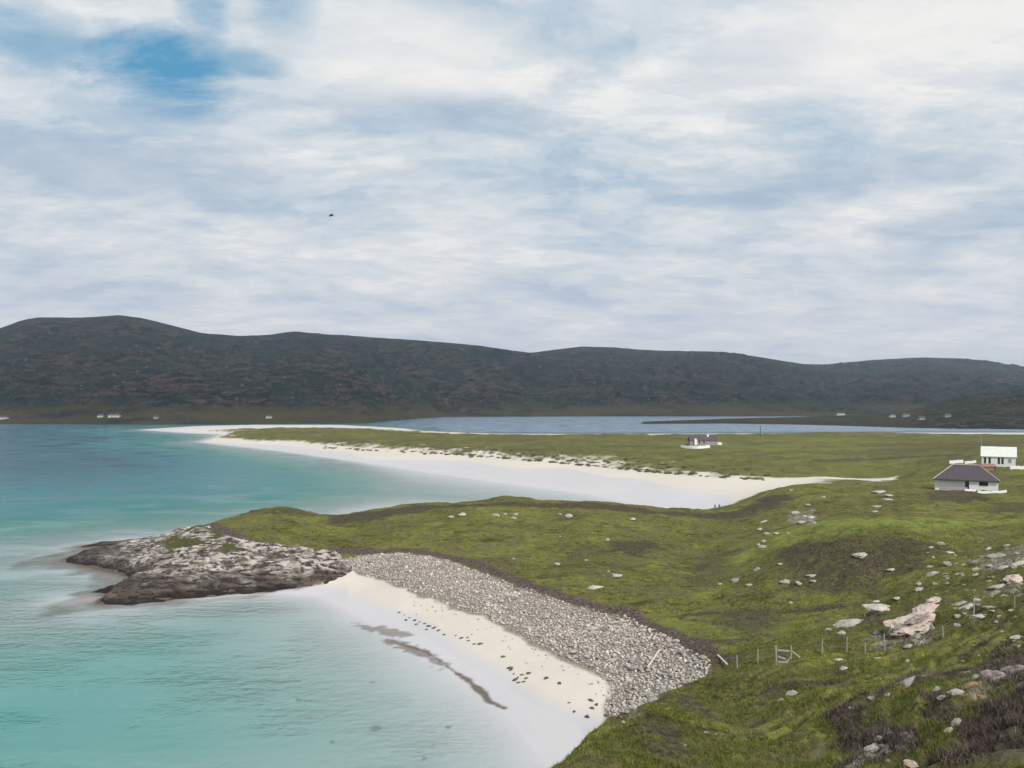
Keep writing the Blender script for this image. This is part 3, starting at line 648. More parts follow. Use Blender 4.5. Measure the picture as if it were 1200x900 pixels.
sk = rock_verts(4, 77, 7.5, 1.0, .55, .5, 12); o = bobj('skerry', sk, M_darkb, smooth=True); X_, Y_ = PZ(168, 703); o.location = (X_, Y_, -.05); tag(o, 'low dark weedy skerry awash in front of the rocky point', 'rock')
sk = rock_verts(4, 78, 3.4, .8, .5, .5, 12); o = bobj('skerry', sk, M_darkb, smooth=True); X_, Y_ = PZ(232, 699); o.location = (X_, Y_, -.1); tag(o, 'smaller weedy skerry close in beside the longer one', 'rock')

# ------------------------------------------------------------------ shingle bank
pA = np.array(pebP); x0, y0 = pA.min(0); x1, y1 = pA.max(0)
cand = np.stack([rng.uniform(x0, x1, 110000), rng.uniform(y0, y1, 110000)], 1)
sdp = poly_sd(pebP, cand[:, 0], cand[:, 1]); nn = fbm(cand[:, 0] / 4, cand[:, 1] / 4, 3, 150)
ok = (sdp > .1 + nn * .8) & ((rng.random(len(cand)) < .25 + sdp / 3.5) | (cand[:, 1] < 96)); cand = cand[ok]; sdp = sdp[ok]
# jitter selection by minimum spacing
sz = rng.lognormal(math.log(.22), .42, len(cand)) * (1.05 - .35 * sst(95, 140, cand[:, 1]))
cell = {}; keep = []
for i in range(len(cand)):
    x, y = cand[i]; s = sz[i]; kx, ky = int(x / .6), int(y / .6); good = True
    for ax in (-1, 0, 1):
        for ay in (-1, 0, 1):
            for j in cell.get((kx + ax, ky + ay), ()):
                if (cand[j][0] - x) ** 2 + (cand[j][1] - y) ** 2 < (.72 * (s + sz[j])) ** 2: good = False; break
            if not good: break
        if not good: break
    if good: cell.setdefault((kx, ky), []).append(i); keep.append(i)
cand = cand[keep]; sz = sz[keep]
# strays over the sand
stray = []
for _ in range(260):
    px = random.uniform(470, 735); e = np.interp(px, [470, 560, 640, 690, 712, 735], [688, 720, 760, 781, 815, 832]); py = e + abs(random.gauss(0, 13)); 
    if py < e + 36: stray.append((px, py))
order = np.argsort(-(sz / cand[:, 1])); big = order[:285]; rest = order[285:]
t = NT('shingle'); v = t.vec(); oi = t.attr('tone')
c = t.mix(oi, (.12, .10, .09), (.62, .55, .48)); c = t.mix(t.ramp(t.noise(5, 4, .6, v), [(.48, 0.0), (.7, .4)]), c, (.42, .35, .31))
M_sh = t.done(t.bsdf(c, .85, t.bump(t.noise(9, 4, .6, v), .5, .03), .2))
tm = []
for k in range(8):
    bm = rock_verts(2 if k < 8 else 1, 400 + k, 1, .78, .6, .2, 8); V = np.array([vv.co[:] for vv in bm.verts]); Fq = np.array([[vv.index for vv in f.verts] for f in bm.faces]); tm.append((V, Fq)); bm.free()
VV = []; FF = []; TT = []; off = 0
for i in rest:
    V, Fq = tm[i % 8]; s = sz[i]; th = rng.uniform(0, 6.28); cth, sth = math.cos(th), math.sin(th)
    a1 = rng.uniform(-.4, .4); V2 = V.copy(); V2[:, 2] += V2[:, 0] * a1
    x, y = cand[i]; z = float(hz(x, y)[0]) + s * rng.uniform(.12, .38)
    VV.append(np.stack([(V2[:, 0] * cth - V2[:, 1] * sth) * s + x, (V2[:, 0] * sth + V2[:, 1] * cth) * s + y, V2[:, 2] * s + z], 1)); FF.append(Fq + off); off += len(V)
    TT.append(np.full(len(V), np.clip(rng.beta(2.4, 1.6), .12, 1)))
me = bpy.data.meshes.new('shingle'); VV = np.concatenate(VV).astype(np.float32); me.vertices.add(len(VV)); me.vertices.foreach_set('co', VV.ravel())
fin_mesh(me, np.concatenate(FF).astype(np.int32), M_sh, dict(tone=np.concatenate(TT)), True)
tag(link(bpy.data.objects.new('shingle', me)), 'bank of grey and cream rounded stones curving along the top of the near beach', 'shingle', kind='stuff')
bmeshes = []
for k in range(6):
    bm = rock_verts(3, 430 + k, 1, .78, .6, .25, 9); m_ = bpy.data.meshes.new('beach_boulder'); bm.to_mesh(m_); bm.free(); m_.materials.append(M_beach)
    m_.polygons.foreach_set('use_smooth', [True] * len(m_.polygons)); bmeshes.append(m_)
for i in big:
    o = link(bpy.data.objects.new('beach_boulder', bmeshes[i % 6])); s = sz[i]; x, y = cand[i]
    o.scale = (s, s, s); o.rotation_euler = (rng.uniform(-.3, .3), rng.uniform(-.3, .3), rng.uniform(0, 6.28)); o.location = (x, y, float(hz(x, y)[0]) + s * .3)
    tag(o, 'larger rounded grey boulder packed among the stones of the shingle bank', 'boulder', 'larger boulders of the shingle bank')
for (px, py) in stray:
    p = G(px, py); s = random.uniform(.08, .2)
    if p[2] < .25: continue
    if random.random() < .35:
        o = link(bpy.data.objects.new('beach_stone', bmeshes[random.randrange(6)])); o.scale = (s, s, s); o.location = (p[0], p[1], p[2] + s * .25); o.rotation_euler.z = random.uniform(0, 6)
        tag(o, 'small loose stone strewn on pale sand seaward of the shingle bank', 'stone', 'loose stones on the near sand')
for grp, lab, pts in [('weedy rocks by the seaweed', 'dark weed covered rock in the line on the upper left sand',
        [(468,718),(474,721),(480,724),(486,727),(492,729),(498,731),(503,734),(509,736),(514,739),(488,732),(500,738),(476,727),(521,744),(534,745),(541,748),(549,751),(556,755),(548,747),(563,755)]),
        ('dark rocks below the shingle', 'small dark rock in the knot of rocks in the middle of the sand', [(602,790),(607,794),(612,791),(617,795),(608,800),(620,789),(614,799),(599,785),(604,797),(590,770),(598,783)]),
        ('dark rocks at the right end of the beach', 'dark flat rock lying on sand near the right end of the beach', [(692,821),(699,826),(673,834),(688,840),(711,839),(667,824),(640,795),(656,801),(694,830)])]:
    for px, py in pts:
        p = G(px, py); s = random.uniform(.16, .40); o = link(bpy.data.objects.new('weedy_rock', rmesh('stone', random.randrange(6), M_darkb)))
        o.scale = (s * 1.2, s, s * .7); o.location = (p[0], p[1], p[2] + s * .1); o.rotation_euler.z = random.uniform(0, 6); tag(o, lab, 'rock', grp)
# driftwood
M_wood = simple('bleached_wood', (.48, .44, .37), (.62, .58, .50), 14, .8, .4, .01)
def plank(name, a, b, w, h, label, cat, zoff=.25):
    A_ = G(*a); B_ = G(*b); A_ = Vector(A_) + Vector((0, 0, zoff)); B_ = Vector(B_) + Vector((0, 0, zoff + .1)); d = B_ - A_; bm = bmesh.new(); bx(bm, 0, d.length, -w / 2, w / 2, -h / 2, h / 2, .015)
    bm.verts.ensure_lookup_table()
    for vv in bm.verts: vv.co.z += .03 * math.sin(vv.co.x * 2)
    o = bobj(name, bm, M_wood); o.location = A_; o.rotation_mode = 'QUATERNION'; o.rotation_quaternion = d.to_track_quat('X', 'Z'); return tag(o, label, cat)
plank('driftwood', (759, 787), (773, 767), .2, .16, 'bleached driftwood timber lying across the stones near the right end of the shingle', 'driftwood', .5)
plank('driftwood', (716, 733), (737, 731), .2, .16, 'long pale timber lying level at the top edge of the shingle bank', 'driftwood', .4)
plank('timber_rail', (841, 770), (852, 782), .16, .14, 'pale fallen timber rail where the fence meets the top of the shingle', 'plank', .25)

# ------------------------------------------------------------------ fence
M_post = simple('weathered_post', (.26, .25, .20), (.40, .38, .31), 20, .85, .3, .01)
M_wire = simple('fence_wire', (.25, .25, .24), (.32, .32, .30), 20, .5, .1, .002)
fpts = [(864,783,15),(888,777,16),(963,767,20),(992,765,18),(1014,766,13),(1037,763,22)]
fpts2 = [(1072,757,14),(1105,748,15),(1141,722,17),(1189,712,14)]
def fence(pts, label, rails=2):
    b0 = G(pts[0][0], pts[0][1]); e = empty('post_and_wire_fence', b0); tops = []
    for px, py, hp in pts:
        p = Vector(G(px, py)); h = hp / F * p.y; h = max(1.0, min(1.7, h)); bm = bmesh.new(); r = .075 if hp > 14 else .06
        lean = Vector((random.uniform(-.05, .05), random.uniform(-.05, .05), 0))
        bar(bm, (0, 0, -.3), Vector((0, 0, h)) + lean * h, r, r * .85, 8); o = bobj('post', bm, M_post, e); o.location = p - Vector(b0); tops.append((p - Vector(b0), h))
    bm = bmesh.new()
    for (p, h), (p2, h2) in zip(tops, tops[1:]):
        for f in (.35, .62, .9): bar(bm, p + Vector((0, 0, h * f)), p2 + Vector((0, 0, h2 * f)), .006, n=4)
    bobj('wire', bm, M_wire, e); return tag(e, label, 'fence')
fence(fpts, 'post and wire fence of leaning pale posts across the lower slope above the shingle')
fence(fpts2, 'post and wire fence climbing the slope at right past the pink outcrop')
# timber pen
p = Vector(G(924, 777)); e = empty('timber_pen', p)
def pc(px, py, dz=0):   # metres from the pen's base, at its distance
    return Vector(((px - 924) / F * p.y, 0, -(py - 777) / F * p.y))
for (a, b_, r) in [((910,778),(909,757),.10),((927,770),(927,757),.07)]:
    bm = bmesh.new(); A_ = pc(*a); B_ = pc(*b_); A_.z -= .2; bar(bm, A_, B_, r, n=8); bobj('post', bm, M_post, e)
for (a, b_, ya, yb) in [((911,762),(928,764),0,.1),((929,764),(940,773),.1,.6),((911,775),(922,776),-.2,-.2),((921,777),(929,771),-.2,.5),((913,766),(926,770),.3,.5),((912,770),(921,773),.1,.1)]:
    A_ = pc(*a); B_ = pc(*b_); A_.y = ya; B_.y = yb; bm = bmesh.new(); d = B_ - A_; bx(bm, 0, d.length, -.03, .03, -.08, .08, .01)
    o = bobj('rail', bm, M_post, e); o.location = A_; o.rotation_mode = 'QUATERNION'; o.rotation_quaternion = d.to_track_quat('X', 'Z')
tag(e, 'small broken timber pen of posts and rails standing in the fence line', 'fence pen')

# ------------------------------------------------------------------ houses
M_white = simple('white_render', (.74, .74, .72), (.80, .80, .78), 1.5, .8, .1, .01)
M_slate = simple('purple_slate', (.060, .046, .056), (.10, .078, .092), 2.5, .75, .4, .03)
M_dark = simple('dark_roofing', (.05, .048, .05), (.09, .085, .085), 1, .8, .3, .03)
M_wroof = simple('pale_sheet_roof', (.66, .68, .62), (.76, .77, .72), 1, .6, .1, .01)
M_ridge = simple('pale_ridge_tile', (.42, .42, .36), (.52, .52, .46), 3, .8, .1, .01)
M_greyw = simple('grey_harling', (.25, .22, .24), (.33, .30, .31), 2, .85, .2, .02)
M_brown = simple('rusty_tin', (.20, .12, .09), (.28, .17, .13), 2, .7, .2, .02)
t = NT('window_glass'); M_glass = t.done(t.bsdf((.02, .022, .025), .15, None, .5))
def wedge(bm, x0, x1, y0, y1, z0, zr):      # gable prism, ridge along x
    ym = (y0 + y1) / 2
    faces(bm, [(x0, y0, z0), (x1, y0, z0), (x1, y1, z0), (x0, y1, z0), (x0, ym, zr), (x1, ym, zr)], [(0, 3, 2, 1), (0, 1, 5, 4), (2, 3, 4, 5), (1, 2, 5), (0, 4, 3)])
def hip(bm, x0, x1, y0, y1, z0, zr, inset):
    ym = (y0 + y1) / 2
    faces(bm, [(x0, y0, z0), (x1, y0, z0), (x1, y1, z0), (x0, y1, z0), (x0 + inset, ym, zr), (x1 - inset, ym, zr)], [(0, 3, 2, 1), (0, 1, 5, 4), (2, 3, 4, 5), (1, 2, 5), (0, 4, 3)])
def win(e, x0, x1, z0, z1, y, name='window', frame=M_white, glass=M_glass):
    bm = bmesh.new(); g_ = .05; f_ = .07
    bx(bm, x0, x1, y - g_, y + .02, z0, z0 + f_); bx(bm, x0, x1, y - g_, y + .02, z1 - f_, z1); bx(bm, x0, x0 + f_, y - g_, y + .02, z0 + f_ + .001, z1 - f_ - .001); bx(bm, x1 - f_, x1, y - g_, y + .02, z0 + f_ + .001, z1 - f_ - .001)
    w_ = bobj(name, bm, frame, e); bm = bmesh.new(); bx(bm, x0 + f_ + .002, x1 - f_ - .002, y - .025, y + .01, z0 + f_ + .002, z1 - f_ - .002); bobj('pane' if name == 'window' else 'panel', bm, glass, w_)
# cottage, hipped roof
p = G(1131, 574); e = empty('cottage', (p[0], p[1], p[2] - .1)); m = p[1] / F
bm = bmesh.new(); bx(bm, -35 * m, 0 * m, 0, 9, -.5, 11.5 * m); bobj('wall', bm, M_white, e)
bm = bmesh.new(); bx(bm, 4.6 * m, 37 * m, -.6, 9, -.5, 12 * m); bobj('wall', bm, M_white, e)
bm = bmesh.new(); bx(bm, 0.003, 4.6 * m - .003, 1.2, 8.9, -.4, 11.5 * m); bobj('porch_wall', bm, M_greyw, e)
bm = bmesh.new(); hip(bm, -37 * m, 39 * m, -1.0, 9.6, 12.1 * m, 28.5 * m, 23 * m); bobj('roof', bm, M_slate, e)
bm = bmesh.new()
for (a, b_) in [((-37, -1.0, 12.1), (-14, 4.3, 28.5)), ((39, -1.0, 12.1), (16, 4.3, 28.5)), ((-14, 4.3, 28.5), (16, 4.3, 28.5))]:
    bar(bm, (a[0] * m, a[1], a[2] * m + .05), (b_[0] * m, b_[1], b_[2] * m + .05), .12, n=6)
bobj('ridge_tiles', bm, M_ridge, e)
bm = bmesh.new(); bx(bm, -36.8 * m, 38.8 * m, -1.12, -.98, 11.2 * m, 12.3 * m); bobj('gutter', bm, M_dark, e)
win(e, 15.5 * m, 26 * m, 5.8 * m, 11.1 * m, -.62); win(e, -29 * m, -22 * m, 4.5 * m, 9.5 * m, -.02, frame=M_greyw, glass=M_white) if False else None
bm = bmesh.new(); bx(bm, .6 * m, 4.0 * m, 1.12, 1.19, -.1, 8 * m); bobj('door', bm, M_brown, e)
bm = bmesh.new(); bx(bm, -3.5, -2.7, 3.9, 4.7, 24 * m, 31 * m) if False else bx(bm, -.4, .4, 3.9, 4.7, 26 * m, 31.5 * m); bobj('chimney', bm, M_greyw, e) if False else bm.free()
bm = bmesh.new(); bx(bm, -33 * m, -1.5 * m, -1.9, -1.5, -.4, 3.6 * m); tag(bobj('garden_wall', bm, M_greyw, None, loc=(p[0], p[1], p[2])), 'low grey garden wall along the left half of the purple roofed cottage front', 'wall')
e.rotation_euler.z = -math.atan2(p[0], p[1]); e.scale.x = .90
tag(e, 'white walled cottage with purple hipped roof at the right on the green', 'cottage')
def lowwall(px0, px1, py, hpx, label, mat=M_white, th=.5, dz=0, curve=0):
    a = G(px0, py); b_ = G(px1, py); L = ((px1 - px0) / F) * a[1]; n_ = 10; h = hpx / F * a[1]
    bm = bmesh.new(); vs = []
    for i in range(n_ + 1):
        f = i / n_; x = f * L; y = curve * math.sin(f * math.pi); zz = float(hz(a[0] + x, a[1] + y)[0]) - a[2]
        hh = h * (1 + .12 * math.sin(i * 2.3)); vs.append([bm.verts.new((x, y + dy, zz + z_)) for dy, z_ in ((0, -.4), (th, -.4), (th, hh), (0, hh))])
    for i in range(n_):
        for k in range(4): bm.faces.new([vs[i][k], vs[i][(k + 1) % 4], vs[i + 1][(k + 1) % 4], vs[i + 1][k]])
    bm.faces.new(vs[0]); bm.faces.new(vs[-1][::-1]); bmesh.ops.recalc_face_normals(bm, faces=bm.faces)
    o = bobj('garden_wall', bm, mat); o.location = (a[0], a[1], a[2] + dz); return tag(o, label, 'wall')
lowwall(1146, 1180, 577.5, 2.6, 'low white garden wall in front of the cottage right half')
lowwall(1131, 1144, 575.5, 2.2, 'short white wall at the cottage front door')
lowwall(1113, 1129, 543.5, 3.6, 'low white wall left of the two behind the cottage roof')
lowwall(1131, 1144, 544, 2.8, 'low white wall right of the two behind the cottage roof')
lowwall(1184, 1202, 550, 3.6, 'low white wall right of and below the pale roofed house')
# pale house with sheet roof
p = G(1170, 547); Yh = p[1]; m = Yh / F; e = empty('house', (p[0], p[1], p[2] - .1))
bm = bmesh.new(); bx(bm, -19 * m, 19.5 * m, 0, 4.4, -.6, 12 * m); bobj('wall', bm, M_white, e)
bm = bmesh.new(); wedge(bm, -20.5 * m, 21 * m, -.4, 4.8, 12 * m + .01, 23.5 * m); bobj('roof', bm, M_wroof, e)
for xc in (-15.3, -10, .6, 4.8): win(e, (xc - 1.3) * m, (xc + 1.3) * m, 3.5 * m, 11 * m, -.02, frame=M_greyw)
win(e, 11 * m, 15 * m, 5 * m, 10 * m, -.02, frame=M_white, glass=M_greyw)
tag(e, 'long white house with pale sheet roof and dark tall windows, farther than the cottage', 'house')
bm = bmesh.new(); bar(bm, (0, 0, -.3), (0, 0, 23.5 * m + 11 * m), .09, .06, 8)
o = bobj('flagpole', bm, M_post, None, loc=(p[0] - 4.5 * m, p[1] + 9, p[2])); tag(o, 'bare pale pole rising behind the long white house', 'flagpole')
e.rotation_euler.z = -math.atan2(p[0], p[1]); e.scale.x = .88
# brown shed
p = G(1160, 552); m = p[1] / F; e = empty('shed', p)
bm = bmesh.new(); bx(bm, -8 * m, 8 * m, 0, 4, -.4, 5 * m); bobj('wall', bm, M_brown, e); bm = bmesh.new(); wedge(bm, -8.6 * m, 8.6 * m, -.3, 4.3, 5 * m + .01, 8 * m); bobj('roof', bm, M_brown, e)
bm = bmesh.new(); bx(bm, 5 * m, 7 * m, -.06, -.004, -.2, 4.4 * m); bobj('door', bm, M_dark, e)
tag(e, 'rusty brown shed between the cottage roof and the white house', 'shed')
# farmstead on the spit
p = G(822, 521.5); m = p[1] / F; e = empty('farmhouse', p)
bm = bmesh.new(); bx(bm, -13 * m, 19 * m, 0, 8, -.6, 5 * m); bobj('wall', bm, M_greyw, e)
bm = bmesh.new(); wedge(bm, -13.6 * m, 19.6 * m, -.4, 8.4, 5 * m + .02, 10 * m); bobj('roof', bm, M_slate, e)
bm = bmesh.new(); faces(bm, [(-8.5 * m, -1.2, -.4), (-5.5 * m, -1.2, -.4), (-5.5 * m, -1.2, 6 * m), (-7 * m, -1.2, 8 * m), (-8.5 * m, -1.2, 6 * m), (-8.5 * m, .4, -.4), (-5.5 * m, .4, -.4), (-5.5 * m, .4, 6 * m), (-7 * m, 1.5, 8 * m), (-8.5 * m, .4, 6 * m)],
      [(0, 1, 2, 3, 4), (1, 6, 7, 2), (2, 7, 8, 3), (3, 8, 9, 4), (4, 9, 5, 0)]); bobj('gable_porch', bm, M_white, e)
win(e, -3.5 * m, -1.2 * m, 1.5 * m, 4.5 * m, -.02); win(e, 2 * m, 4 * m, 1.5 * m, 4.5 * m, -.02); bm = bmesh.new(); bx(bm, 8 * m, 10 * m, 3.4, 4.6, 9 * m, 12 * m); bobj('chimney', bm, M_white, e)
tag(e, 'grey farmhouse with white gable porch on the green spit beyond the beach', 'house')
lowwall(798, 832, 524.5, 3.2, 'white wall curving in front of the grey farmhouse on the spit', curve=-6, th=.8)
lowwall(829, 846, 521.5, 3.0, 'white wall on the right of the grey farmhouse on the spit', th=.8)
# utility pole
M_pole = simple('creosoted_pole', (.045, .04, .035), (.07, .06, .05), 5, .9, .2, .01)
p = G(891, 512); m = p[1] / F; e = empty('utility_pole', p); bm = bmesh.new(); bar(bm, (0, 0, -.5), (0, 0, 13 * m), .26, .2, 8); bobj('pole', bm, M_pole, e)
bm = bmesh.new(); bx(bm, -.9, .9, -.1, .1, 12 * m, 12 * m + .2); bobj('crossarm', bm, M_pole, e); tag(e, 'dark utility pole standing on the far edge of the green spit', 'utility pole')
# far crofts
M_lime = simple('limewash', (.42, .42, .40), (.50, .50, .48), 1, .85, .1, .01)
def croft(d, px, py, wpx, label, mat=M_lime, hpx=2.6):
    p = Gh(d, px, py); m = p[1] / F; e = empty('croft_house', (p[0], p[1], p[2] - .5)); w = wpx * m / 2
    bm = bmesh.new(); bx(bm, -w, w, 0, 7, -6, hpx * m); bobj('wall', bm, mat, e); bm = bmesh.new(); wedge(bm, -w - .3, w + .3, -.4, 7.4, hpx * m + .02, hpx * m + 2.6); bobj('roof', bm, M_dark, e)
    win(e, -w * .5, -w * .5 + 1.4, 1, 2.4, -.02); win(e, w * .3, w * .3 + 1.4, 1, 2.4, -.02); return tag(e, label, 'house')
croft(dA, 3, 491, 8, 'white croft house on the far shore at the left picture edge')
croft(dA, 117, 488.5, 6, 'small white croft house on the far shore, left of a longer one')
croft(dA, 133, 488.5, 13, 'long low white croft house on the far shore under the highest hill')
croft(dA, 182, 491, 5, 'small drab croft house on the far shore right of the long white one', M_greyw)
croft(dA, 314, 490, 6, 'lone white croft house on the far shore behind the sand spit')
croft(dR, 986, 487, 9, 'pale house on the low far point across the lagoon', M_lime)
croft(dR, 1062, 488.5, 8, 'brown grey croft on the far point below the dark right hill', M_greyw)
croft(dR, 1112, 489, 7, 'small grey croft highest on the pasture of the dark right hill', M_greyw)
croft(dR, 1046, 489, 6, 'small white croft on the low far point left of the brown grey one')
croft(dR, 1081, 492, 7, 'small pale croft on the pasture below the dark right hill', M_greyw)

# ------------------------------------------------------------------ bird
M_bird = simple('dark_feathers', (.06, .052, .045), (.10, .09, .08), 8, .9, .1, .01)
by = 95.0; loc = ((388 - CX) / F * by, by, H0 + (HZ - 252.5) / F * by)
e = empty('gull', loc, R(20)); bm = bmesh.new()
prof = [(-.34, .008, .008, 0), (-.27, .05, .02, 0), (-.16, .06, .045, 0), (0, .085, .075, -.01), (.14, .075, .07, 0), (.22, .05, .05, .02), (.27, .05, .05, .03), (.31, .03, .03, .025), (.36, .006, .006, .015)]
rings = []
for x, ry, rz_, z in prof: rings.append([bm.verts.new((x, ry * math.cos(a_ * math.pi / 5), z + rz_ * math.sin(a_ * math.pi / 5))) for a_ in range(10)])
for a_, b_ in zip(rings, rings[1:]):
    for k in range(10): bm.faces.new([a_[k], a_[(k + 1) % 10], b_[(k + 1) % 10], b_[k]])
bm.faces.new(rings[0]); bm.faces.new(rings[-1][::-1]); bmesh.ops.recalc_face_normals(bm, faces=bm.faces); bobj('body', bm, M_bird, e, True)
for s_ in (-1, 1):
    bm = bmesh.new(); secs = [(0.05, .14, -.10, .03), (.25, .16, -.06, .14), (.42, .12, -.06, .12), (.62, .02, -.10, .04), (.72, -.09, -.12, -.03)]; rw = []
    for (yy, le, te, z) in secs: rw.append([bm.verts.new((le, s_ * yy, z)), bm.verts.new(((le + te) / 2 + .02, s_ * yy, z + .02)), bm.verts.new((te, s_ * yy, z)), bm.verts.new(((le + te) / 2, s_ * yy, z - .008))])
    for a_, b_ in zip(rw, rw[1:]):
        for k in range(4): bm.faces.new([a_[k], a_[(k + 1) % 4], b_[(k + 1) % 4], b_[k]])
    bm.faces.new(rw[0]); bm.faces.new(rw[-1]); bmesh.ops.recalc_face_normals(bm, faces=bm.faces); bobj('wing', bm, M_bird, e, True)
tag(e, 'dark bird gliding high in the cloudy sky left of centre', 'bird')

# ------------------------------------------------------------------ two walkers
M_coat = simple('dark_clothes', (.10, .105, .10), (.14, .145, .135), 8, .9, .2, .01); M_skin = simple('skin', (.42, .28, .21), (.46, .31, .24), 8, .6, .05, .002); M_hair = simple('hair', (.05, .035, .025), (.08, .06, .04), 30, .7, .2, .004)
def walker(px, py, label, turn, st):
    p = G(px, py); J = {}
    pts = [('pel', (0, 0, .95), .15), ('che', (0, 0, 1.30), .17), ('nec', (0, 0, 1.48), .065), ('hed', (0, .01, 1.62), .10), ('top', (0, .01, 1.72), .085)]
    for s_, n_ in ((-1, 'L'), (1, 'R')):
        f = st * s_
        pts += [('hip' + n_, (.09 * s_, 0, .90), .11), ('kne' + n_, (.10 * s_, .16 * f + .03, .50), .07), ('ank' + n_, (.10 * s_, .22 * f - .03, .09), .048), ('toe' + n_, (.11 * s_, .22 * f + .16, .04), .04),
                ('sho' + n_, (.19 * s_, 0, 1.42), .075), ('elb' + n_, (.25 * s_, -.10 * f - .02, 1.14), .05), ('wri' + n_, (.24 * s_, -.14 * f + .08, .90), .036), ('han' + n_, (.235 * s_, -.15 * f + .11, .81), .034)]
    idx_ = {a[0]: i for i, a in enumerate(pts)}
    E = [('pel', 'che'), ('che', 'nec'), ('nec', 'hed'), ('hed', 'top')]
    for n_ in 'LR': E += [('pel', 'hip' + n_), ('hip' + n_, 'kne' + n_), ('kne' + n_, 'ank' + n_), ('ank' + n_, 'toe' + n_), ('che', 'sho' + n_), ('sho' + n_, 'elb' + n_), ('elb' + n_, 'wri' + n_), ('wri' + n_, 'han' + n_)]
    me = bpy.data.meshes.new('person'); me.from_pydata([a[1] for a in pts], [(idx_[a], idx_[b]) for a, b in E], []); ob = bpy.data.objects.new('person', me); COL.objects.link(ob)
    sk = ob.modifiers.new('s', 'SKIN'); sk.use_smooth_shade = True
    for i, a in enumerate(pts): me.skin_vertices[0].data[i].radius = (a[2], a[2] * (.72 if a[0] in ('che', 'pel') else 1))
    me.skin_vertices[0].data[0].use_root = True
    ob.modifiers.new('u', 'SUBSURF').levels = 1
    dg = bpy.context.evaluated_depsgraph_get(); m2 = bpy.data.meshes.new_from_object(ob.evaluated_get(dg)); ob.modifiers.clear(); ob.data = m2
    m2.materials.clear(); m2.materials.append(M_coat); m2.materials.append(M_skin)
    for f in m2.polygons:
        if f.center.z > 1.5 or (f.center.z < .88 and abs(f.center.x) > .2): f.material_index = 1
    ob.location = p; ob.rotation_euler.z = turn
    bm = bmesh.new(); bmesh.ops.create_icosphere(bm, subdivisions=2, radius=.115); 
    for vv in bm.verts: vv.co.z = max(vv.co.z, -.03 if vv.co.y < 0 else .03)
    bmesh.ops.translate(bm, vec=(0, -.01, 1.68), verts=bm.verts); bobj('hair', bm, M_hair, ob, True)
    return tag(ob, label, 'person')
walker(838, 598.2, 'left of two people standing side by side at the edge of the far beach', .5, .4)
walker(843, 597.8, 'right of two people standing side by side at the edge of the far beach', -.3, -.3)

# ------------------------------------------------------------------ dune tufts
def blades(bm_list, x, y, z, n, h, spread, wd, r):
    for _ in range(n):
        a = r.random() * 6.283; rr = spread * math.sqrt(r.random()); bx_, by_ = x + rr * math.cos(a), y + rr * math.sin(a); hh = h * (.6 + .7 * r.random()); lx, ly = r.gauss(0, .35) * hh, r.gauss(0, .35) * hh
        c_, s_ = math.cos(a) * wd, math.sin(a) * wd
        bm_list.append(((bx_ - s_, by_ + c_, z - .03), (bx_ + s_, by_ - c_, z - .03), (bx_ + lx, by_ + ly, z + hh)))
M_marram = simple('marram_grass', (.11, .105, .045), (.24, .21, .11), 1, .9, .1, .01, objrand=.4)
tufts = []
for k in range(5):
    r = random.Random(900 + k); L_ = []; blades(L_, 0, 0, 0, 110, .9, 1.0, .10, r); me = bpy.data.meshes.new('marram_tuft'); me.from_pydata([q_ for t_ in L_ for q_ in t_], [], [(3 * i, 3 * i + 1, 3 * i + 2) for i in range(len(L_))]); me.materials.append(M_marram); tufts.append(me)
dl = [(300,513,330),(380,521,3),(450,525.5,3),(500,529,3),(530,530,3)]
for k in range(280):
    px = random.uniform(380, 900) if k > 90 else random.uniform(520, 800); base_ = np.interp(px, [300, 380, 450, 540, 600, 650, 700, 750, 800, 850, 900, 950, 1000], [514, 522, 526, 530, 535, 539, 544, 548.5, 553, 556.5, 560, 562, 563])
    p = G(px, base_ + (random.gauss(-2.5, 3.0) if k % 2 else random.gauss(3.0, .6)))
    if p[2] < 1.2 or p[1] < 280: continue
    o = link(bpy.data.objects.new('marram_tuft', tufts[k % 5])); s = random.uniform(.4, 1.3); o.scale = (s * random.uniform(1, 2.0), s, s * .8); o.location = p; o.rotation_euler.z = random.uniform(0, 6)
    tag(o, 'dark marram clump slumped on the white dune face below the green spit', 'grass clump', 'marram clumps along the dune face')

# ------------------------------------------------------------------ grass and heather on the near slope
def scatter(n, y0, y1, pxa, pxb, h, wd, spread, per, filt, seed):
    r = random.Random(seed); rg = np.random.default_rng(seed)
    Y = rg.uniform(y0, y1, n) if y1 < 45 else (rg.uniform(y0 ** 1.0, y1 ** 1.0, n)); X = (rg.uniform(pxa, pxb, n) - CX) / F * Y; Z = hz(X, Y); k_ = filt(X, Y, Z); X, Y, Z = X[k_], Y[k_], Z[k_]
    m_ = len(X); T = per; a = rg.uniform(0, 6.283, (m_, T)); rr = spread * np.sqrt(rg.random((m_, T))); hs = h * (.5 + rg.random((m_, 1))) * (.6 + .7 * rg.random((m_, T)))
    bx_ = X[:, None] + rr * np.cos(a); by_ = Y[:, None] + rr * np.sin(a); bz = hz(bx_.ravel(), by_.ravel()).reshape(bx_.shape) - .02
    th = rg.uniform(0, 6.283, (m_, T)); c_, s_ = np.cos(th) * wd, np.sin(th) * wd; lx = rg.normal(0, .45, (m_, T)) * hs; ly = rg.normal(-.1, .45, (m_, T)) * hs
    V = np.stack([np.stack([bx_ - s_, by_ + c_, bz], -1), np.stack([bx_ + s_, by_ - c_, bz], -1), np.stack([bx_ + lx, by_ + ly, bz + hs], -1)], 2).reshape(-1, 3)
    tone = np.repeat(np.clip(rg.random((m_, 1)) * .6 + rg.random((m_, T)) * .4, 0, 1).ravel(), 3)
    return V, tone
